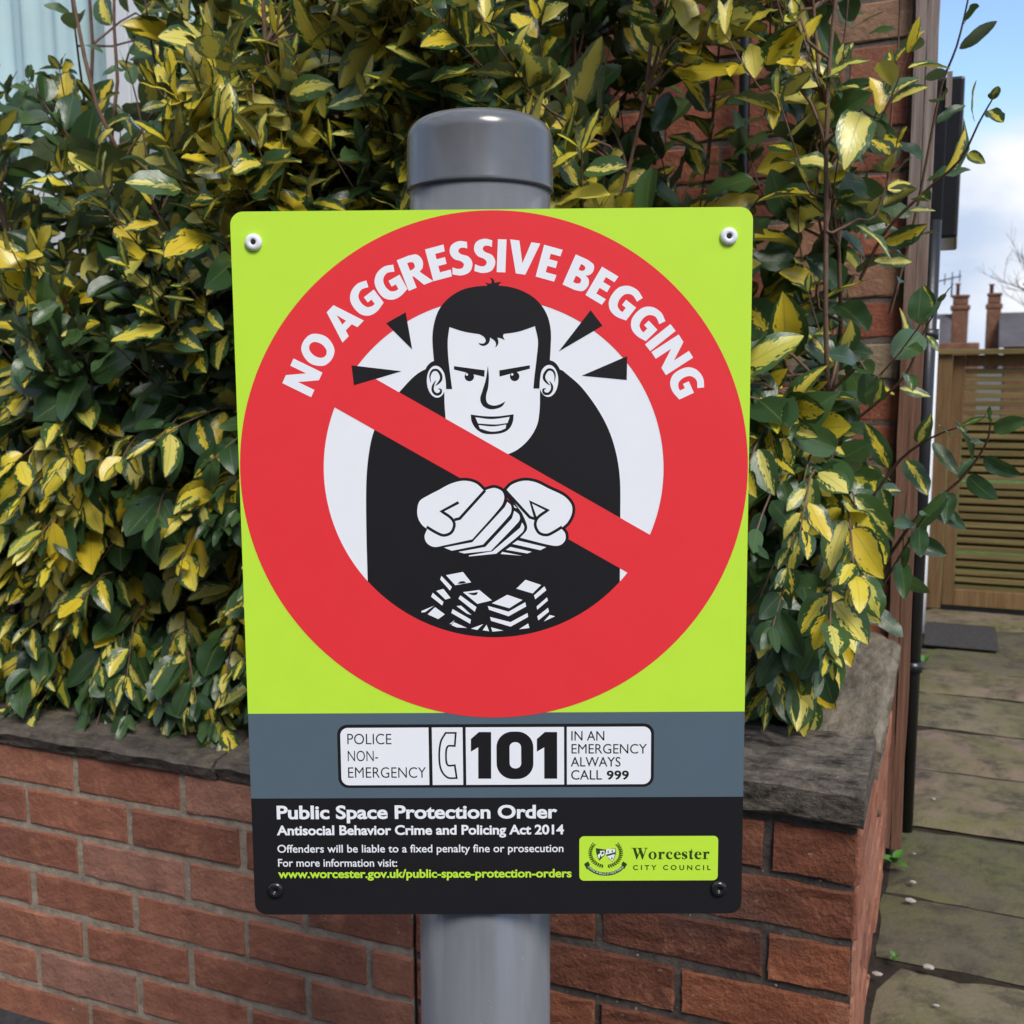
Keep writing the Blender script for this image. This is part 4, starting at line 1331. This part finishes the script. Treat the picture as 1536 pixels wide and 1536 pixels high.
# ------------------------------------------------------------------ the variegated shrub
sh = thing('variegated_shrub', 'tall bushy evergreen shrub with yellow and green variegated leaves spilling over the wall', 'shrub', (-1.3, 1.8, ZC - .70))
stems = MB()
mains = []
for k in range(17):
    x = -2.35 + 2.2 * (k + rnd.random() * .6) / 16
    p = Vector((x, rnd.uniform(1.62, 1.85), ZC - .71))
    d = Vector((rnd.uniform(-.15, .15), rnd.uniform(-.12, .05), 1)).normalized()
    pts = [p]
    top = rnd.uniform(1.5, 2.1)
    for i in range(16):
        d = (d + Vector((rnd.uniform(-1, 1), rnd.uniform(-1, .8), rnd.uniform(.2, .5))) * .13).normalized()
        q_ = pts[-1] + d * top / 16
        q_.y = min(max(q_.y, 1.5), 1.98); q_.x = min(q_.x, -.16)
        pts.append(q_)
    stems.tube(pts, [(.0072 if k < 12 else .0034) * (1 - .85 * i / 16) + .0012 for i in range(17)], 7)
    mains.append(pts)
allm = [q_ for pts in mains for q_ in pts]
leaves = []                     # base, dir, normal, L, W, var, rnd
def add_leaf(b, d, n, Lf, Wf, var, droop):
    leaves.append((b, d, n, Lf, Wf, var, rnd.random(), droop))
UP = Vector((0, -.58, .82)).normalized()
OUT = Vector((0, -.88, .47)).normalized()
def shoot(pts, leafy, var, size, spacing=.024, r=.0022, start=.25, slim=1.0):
    stems.tube(pts, [r * (1.25 - .8 * i / (len(pts) - 1)) for i in range(len(pts))], 5, False)
    up_ = OUT.lerp(UP, min(1, max(0, (pts[-1].z - (ZC - .25)) / .5))).normalized()
    hang = min(1, max(0, (ZC + .25 - pts[-1].z) / .55))
    L_ = [0]
    for a, b in zip(pts[:-1], pts[1:]): L_.append(L_[-1] + (b - a).length)
    tot = L_[-1]
    d = max(start * tot, tot - leafy)
    side = rnd.choice((-1, 1)); az = rnd.uniform(0, 6.28)
    while d < tot - .002:
        i = max(j for j in range(len(L_)) if L_[j] <= d); i = min(i, len(pts) - 2)
        t = (pts[i+1] - pts[i]).normalized()
        p = pts[i] + t * (d - L_[i])
        lat = t.cross(up_)
        lat = lat.normalized() if lat.length > 1e-3 else t.orthogonal().normalized()
        az += 2.4 + rnd.uniform(-.5, .5)
        other = lat.cross(t)
        rad_ = (lat * cos(az) + other * sin(az))
        rad_ = (rad_ + lat * side * .9).normalized()
        side = -side
        fr = d / tot
        dirv = (rad_ * rnd.uniform(.75, 1.0) + t * rnd.uniform(.35, .9) + Vector((0, -.25, -.18 - .75 * hang + rnd.uniform(-.25, .2)))).normalized()
        nrm = up_ + Vector((rnd.uniform(-1, 1), rnd.uniform(-1, 1), rnd.uniform(-1, 1))) * (.5 + .35 * (1 - hang))
        nrm = (nrm - dirv * nrm.dot(dirv)).normalized()
        sz = size * rnd.uniform(.58, 1.26) * (.62 + .38 * min(1, (1 - fr) * 3.2))
        v = var + rnd.uniform(-.28, .28) if var > -.5 else var
        add_leaf(p + dirv * .007, dirv, nrm, sz, sz * slim * rnd.uniform(.46, .64), v, rnd.uniform(-.05, .45))
        d += spacing * rnd.uniform(.7, 1.35)
    t = (pts[-1] - pts[-2]).normalized()
    for k in range(2):
        dirv = (t + Vector((rnd.uniform(-.5, .5),) * 3)).normalized()
        nrm = (UP + Vector((rnd.uniform(-.5, .5), rnd.uniform(-.5, .5), 0))); nrm = (nrm - dirv * nrm.dot(dirv)).normalized()
        add_leaf(pts[-1], dirv, nrm, size * rnd.uniform(.35, .65), size * .2, var, .1)
def front(x, z):
    """how far the leaf mass reaches to the street: Y of its face"""
    h = z - (ZC - .62)
    y = (1.40 if x > -.7 else 1.37) - .10 * math.exp(-((h - .35) / .35) ** 2) + .07 * sin(x * 5.1 + 1.3) * cos(z * 4.3 + x * 2) + .05 * sin(x * 11 + z * 7)
    if x > -.55: y += .02
    return y + max(0, h - 1.1) * .08
def keep(u, v):
    if u > 1405: return 0
    k = 1.0
    if v < 170 and u < 260: k = .05
    elif v < 330 and u < 250: k = .45
    if u > 850 and v < 200: k = .75
    if u > 1100 and v < 260: k = .62
    elif u > 1130 and v < 420: k = .6
    if u > 1290 and v < 560: k = min(k, .32)
    if u > 1310: k = min(k, .28)
    if u > 1355: k = 0
    if u > 1230 and v > 850: k = min(k, .22)
    if u > 1150 and v > 960: k = min(k, .4)
    if u > 1250 and v > 960: k = 0
    return k
NS = 1330
cnt = 0; tries = 0
while cnt < NS and tries < 40000:
    tries += 1
    x = rnd.uniform(-2.3, .0); z = ZC + rnd.uniform(-.60, .98)
    yf = front(x, z)
    y = yf + abs(rnd.gauss(0, .16)) if rnd.random() < .62 else rnd.uniform(yf, 2.0)
    if y > 2.03: continue
    tip = Vector((x, y, z))
    u, v, _ = proj(tip)
    if u < -420 or u > 1420 or v < -130 or v > 1130: continue
    if v > (1075 + .16 * u if u < 420 else 1010) and y < 1.5: continue
    if rnd.random() > keep(u, v): continue
    cl = sin(x * 7.3 + 1) * sin(z * 6.1 + x * 2.0) + .6 * sin(x * 15 + z * 11 + .5)
    if cl < -.25 and y < yf + .20: continue
    # rises from the nearest lower stem
    best = min(allm, key=lambda m: (m - tip).length + 1.4 * max(0, m.z - tip.z + .06))
    a = best
    dl_ = (tip - a)
    if dl_.length < .08 or dl_.length > .75: continue
    low = z < ZC - .05
    midp = a.lerp(tip, .5) + Vector((0, 0, (.10 if low else .0) * dl_.length + rnd.uniform(-.02, .05)))
    ctrl = [a, a.lerp(midp, .55) + Vector((rnd.uniform(-.015, .015),) * 3), midp, midp.lerp(tip, .55) + Vector((0, 0, .015 if low else -.012)), tip]
    if not low: tip2 = tip + Vector((rnd.uniform(-.03, .03), -.02, .06)); ctrl[-1] = tip2
    else: ctrl[-1] = tip + Vector((0, -.01, -.03))
    pts = []
    for i in range(len(ctrl) - 1):
        p0, p1, p2, p3 = ctrl[max(i-1, 0)], ctrl[i], ctrl[i+1], ctrl[min(i+2, len(ctrl)-1)]
        for s in (0, .5):
            pts.append(.5 * ((2*p1) + (p2-p0)*s + (2*p0-5*p1+4*p2-p3)*s*s + (3*p1-p0-3*p2+p3)*s**3))
    pts.append(ctrl[-1])
    patch = sin(x * 4.0 + 2.2) * cos(z * 3.6 - x * 2.4) + .5 * sin(x * 9 + z * 8)
    r_ = rnd.random() + .28 * patch
    gp = .18
    if v > 330 and v < 660 and u < 420: gp = .44
    elif v < 330 and u < 900: gp = .07
    elif v < 480 and u > 1000: gp = .24
    var = -1.0 if r_ < gp else (rnd.uniform(.30, .50) if r_ < gp + .30 else rnd.uniform(.50, .84))
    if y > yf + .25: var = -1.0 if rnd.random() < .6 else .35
    size = rnd.uniform(.070, .100)
    if u > 1120: size *= .80
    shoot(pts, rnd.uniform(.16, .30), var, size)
    cnt += 1
# shoots hanging over the front of the coping
for k in range(78):
    if k < 62: px__ = rnd.uniform(-60, 400); vy = rnd.uniform(1005, 1078 + .15 * px__); yy = rnd.uniform(1.335, 1.42)
    else: px__ = rnd.uniform(1110, 1215); vy = rnd.uniform(960, 1060); yy = rnd.uniform(1.42, 1.50)
    tip = onY(px__, vy, yy)
    a = min(allm, key=lambda m: (m - tip).length + (3 if m.z > tip.z + .30 or m.z < tip.z + .02 else 0))
    mid = a.lerp(tip, .55) + Vector((0, 0, .07))
    pts = [a, a.lerp(mid, .5) + Vector((0, 0, .02)), mid, mid.lerp(tip, .55) + Vector((0, -.012, .022)), tip]
    shoot(pts, .20, -1.0 if rnd.random() < .55 else rnd.uniform(.25, .6), rnd.uniform(.065, .09), .024)
# sprigs that stand clear of the mass
def sprig(pix, Y0, Y1, var, size, leafy, spacing, r=.0022):
    m = len(pix)
    pts = [onY(x, y, Y0 + (Y1 - Y0) * i / (m - 1)) for i, (x, y) in enumerate(pix)]
    pts = [Vector((p[0], p[1], p[2])) for p in pts]
    fine = []
    for i in range(m - 1):
        p0, p1, p2, p3 = pts[max(i-1, 0)], pts[i], pts[i+1], pts[min(i+2, m-1)]
        for s in (0, .33, .66):
            fine.append(.5 * ((2*p1) + (p2-p0)*s + (2*p0-5*p1+4*p2-p3)*s*s + (3*p1-p0-3*p2+p3)*s**3))
    fine.append(pts[-1])
    shoot(fine, leafy, var, size, spacing, r, .1, .78)
sprig([(1335, 470), (1372, 330), (1392, 230), (1412, 130), (1435, 70), (1452, 0), (1462, -60)], 1.75, 1.62, -1, .052, .62, .040)
sprig([(1290, 420), (1330, 345), (1390, 285), (1440, 240), (1468, 185), (1488, 150)], 1.65, 1.50, .25, .060, .42, .036)
sprig([(1330, 840), (1380, 770), (1440, 720), (1478, 668), (1486, 632)], 1.60, 1.50, -1, .052, .26, .022)
sprig([(1300, 760), (1350, 690), (1400, 655), (1440, 640)], 1.6, 1.5, .1, .06, .22, .026)
sprig([(1290, 930), (1335, 860), (1370, 800), (1390, 770)], 1.6, 1.48, -1, .066, .2, .028)
sprig([(1270, 640), (1320, 600), (1360, 560), (1385, 500), (1410, 455)], 1.65, 1.55, .2, .058, .35, .030)
sprig([(1225, 330), (1235, 200), (1262, 90), (1275, -30)], 1.75, 1.7, -1, .066, .7, .036, .0022)
sprig([(1330, 340), (1335, 200), (1348, 60), (1350, -40)], 1.85, 1.8, -1, .06, .7, .045, .002)
sprig([(1060, 260), (1075, 120), (1085, -30)], 1.8, 1.7, .45, .085, .6, .030, .0026)
sprig([(140, 330), (132, 200), (118, 90), (105, -20)], 1.7, 1.55, -1, .085, .55, .040, .003)
sprig([(330, 330), (270, 215), (235, 110), (215, -20)], 1.6, 1.6, .3, .085, .6, .034, .0036)
sprig([(372, 340), (352, 220), (330, 100), (322, -20)], 1.62, 1.55, -1, .095, .6, .034, .0038)
sprig([(225, 260), (205, 150), (190, 100)], 1.5, 1.45, -1, .05, .2, .03, .0018)
sprig([(835, 150), (860, 40), (880, -40)], 1.85, 1.8, .2, .07, .1, .03, .0026)
# inner leaves keep the heart of the shrub dark
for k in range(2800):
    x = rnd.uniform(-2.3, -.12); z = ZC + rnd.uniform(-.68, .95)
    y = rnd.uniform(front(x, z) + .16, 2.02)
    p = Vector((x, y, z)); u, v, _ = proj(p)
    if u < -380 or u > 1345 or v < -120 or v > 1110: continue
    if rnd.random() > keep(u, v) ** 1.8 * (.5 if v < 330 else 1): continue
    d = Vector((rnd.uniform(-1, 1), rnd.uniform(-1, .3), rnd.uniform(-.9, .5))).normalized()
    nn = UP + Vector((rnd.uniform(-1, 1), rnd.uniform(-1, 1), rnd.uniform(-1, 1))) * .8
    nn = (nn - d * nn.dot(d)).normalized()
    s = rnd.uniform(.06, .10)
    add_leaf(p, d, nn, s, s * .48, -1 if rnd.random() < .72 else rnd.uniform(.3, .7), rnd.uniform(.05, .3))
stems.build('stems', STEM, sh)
def build_leaves(name, parent):
    n = len(leaves)
    B = np.array([l[0][:] for l in leaves]); D = np.array([l[1][:] for l in leaves]); Nn = np.array([l[2][:] for l in leaves])
    Lf = np.array([l[3] for l in leaves]); Wf = np.array([l[4] for l in leaves]); va = np.array([l[5] for l in leaves]); rr = np.array([l[6] for l in leaves]); dr = np.array([l[7] for l in leaves])
    S = np.cross(D, Nn)
    st = np.array([0, .06, .16, .3, .45, .6, .75, .88, .96, 1.0]); tt = np.array([-1, -.5, 0, .5, 1.0])
    wp = np.interp(st, [0, .06, .16, .3, .45, .6, .75, .88, .96, 1], [.05, .44, .78, .97, 1.0, .95, .78, .47, .19, .0])
    fold = nrg.uniform(-.02, .30, n); wave = nrg.uniform(.0, .12, n); ph = nrg.uniform(0, 6.28, n); twist = nrg.uniform(-.35, .35, n); bend = nrg.uniform(-.12, .12, n)
    ns_, nt_ = len(st), len(tt)
    V = np.zeros((n, ns_, nt_, 3), np.float32)
    for i, s in enumerate(st):
        for j, t in enumerate(tt):
            hw = Wf * .5 * wp[i]
            tw = twist * s
            lat = S * np.cos(tw)[:, None] + Nn * np.sin(tw)[:, None]
            up = Nn * np.cos(tw)[:, None] - S * np.sin(tw)[:, None]
            h = fold * abs(t) * hw * 2 + wave * Wf * (t * t) * np.sin(s * 11 + ph + (1.3 if t > 0 else 0)) * wp[i]
            V[:, i, j] = (B + D * (Lf * (s - .12 * dr * s * s))[:, None] + S * (bend * Lf * s * s)[:, None] + lat * (hw * t)[:, None] + up * h[:, None] - Nn * (dr * Lf * s * s * .9)[:, None])
    o_ = Vector(parent.location)
    V -= np.array(o_[:], np.float32)
    V = V.reshape(-1, 3)
    q = []
    for i in range(ns_ - 1):
        for j in range(nt_ - 1):
            a = i * nt_ + j
            q.append((a, a + nt_, a + nt_ + 1, a + 1))
    q = np.array(q)
    # winding so that the face normal is the leaf's upper side
    F = (q[None] + (np.arange(n) * ns_ * nt_)[:, None, None]).reshape(-1, 4)
    p = V[F[0]]
    me = bpy.data.meshes.new(name)
    v0, v1, v2 = V[F[:, 0]], V[F[:, 1]], V[F[:, 3]]
    nrmf = np.cross(v1 - v0, v2 - v0)
    ref = np.repeat(Nn, len(q), axis=0)
    if np.mean(np.sum(nrmf * ref, axis=1)) < 0: F = F[:, ::-1]
    me.vertices.add(len(V)); me.vertices.foreach_set('co', V.ravel())
    me.loops.add(F.size); me.loops.foreach_set('vertex_index', F.ravel().astype(np.int32))
    me.polygons.add(len(F)); me.polygons.foreach_set('loop_start', (np.arange(len(F)) * 4).astype(np.int32))
    me.polygons.foreach_set('use_smooth', np.ones(len(F), bool))
    uvv = np.zeros((n, ns_, nt_, 2), np.float32)
    uvv[..., 0] = st[None, :, None]; uvv[..., 1] = ((tt + 1) / 2)[None, None, :]
    uvv = uvv.reshape(-1, 2)
    ul = me.uv_layers.new(name='UVMap'); ul.data.foreach_set('uv', uvv[F.ravel()].ravel())
    for nm, arr in (('var', va), ('rnd', rr)):
        at = me.attributes.new(nm, 'FLOAT', 'POINT'); at.data.foreach_set('value', np.repeat(arr, ns_ * nt_).astype(np.float32))
    me.materials.append(LEAF)
    me.update(calc_edges=True); me.validate()
    o = bpy.data.objects.new(name, me)
    return link(o, parent)
build_leaves('foliage', sh)
print('leaves', len(leaves), 'shoots', cnt)

# ------------------------------------------------------------------ small things on the path
def weed(px, py, label, n, size, Z=ZP):
    c = onZ(px, py, Z)
    t = thing('weed', label, 'weed', c, 'weeds in the path joints')
    mb = MB()
    for k in range(n):
        a = rnd.uniform(0, 6.28); el = rnd.uniform(.3, 1.1); l = size * rnd.uniform(.6, 1.1)
        d = Vector((cos(a) * cos(el), sin(a) * cos(el), sin(el)))
        s = d.cross(Vector((0, 0, 1))).normalized(); nn = s.cross(d)
        b = c + d * l * .25
        vs = []
        for u in (0, .25, .55, .8, 1):
            w = size * .32 * sin(pi * min(.97, .08 + u * .9))
            for v in (-1, 0, 1):
                vs.append(b + d * l * u + s * w * v + nn * (abs(v) * w * .3 - u * u * l * .25))
        fs = [(i*3+j, i*3+j+1, i*3+j+4, i*3+j+3) for i in range(4) for j in range(2)]
        mb.add(vs, fs, True)
    mb.build('leaves', WEED, t)
weed(1340, 1296, 'small bright green weed at the foot of the black downpipe', 8, .030)
weed(1342, 1437, 'tiny green weed in the dirty hollow beside the wall base', 5, .014)
weed(1386, 995, 'small dark green weed by the wall near the gate', 6, .028)
STN = [(1365, 1352, .016, 'white elongated stone chip on the pinkish slab'), (1392, 1452, .016, 'white stone chip beside the dirty hollow in the path'),
       (1404, 1509, .009, 'small white stone near the bottom edge of the path'), (1400, 1199, .010, 'small pale stone in the middle of the tan slab'),
       (1371, 1281, .007, 'tiny grey stone on the greenish slab by the pipe'), (1369, 1324, .013, 'grey pebble in the joint below the downpipe'), (1316, 1462, .013, 'pale broken stone against the wall base')]
for x, y, s, lab in STN:
    c = onZ(x, y, ZP + .003)
    bm = bmesh.new(); bmesh.ops.create_icosphere(bm, subdivisions=2, radius=1)
    s *= .72
    sx_, sy_, sz_ = s * rnd.uniform(.8, 1.2) * .75, s * rnd.uniform(.4, .6), s * .32
    for q in bm.verts: q.co = c + Vector((q.co.x * sx_ * rnd.uniform(.8, 1.1), q.co.y * sy_ * rnd.uniform(.8, 1.1), q.co.z * sz_ + sz_ * .5))
    mb = MB(); mb.bm(bm)
    tag(mb.build('stone_chip', CHIP), lab, 'stone', 'stone chips on the path')
a, b = onZ(1385, 968, ZP), onZ(1493, 942, ZP)
mb = MB(); mb.box((a[0], a[1], ZP + .001), (b[0], b[1], ZP + .005), .001)
tag(mb.build('door_mat', MATT), 'dark flat rectangle lying on the path before the gate', 'mat')
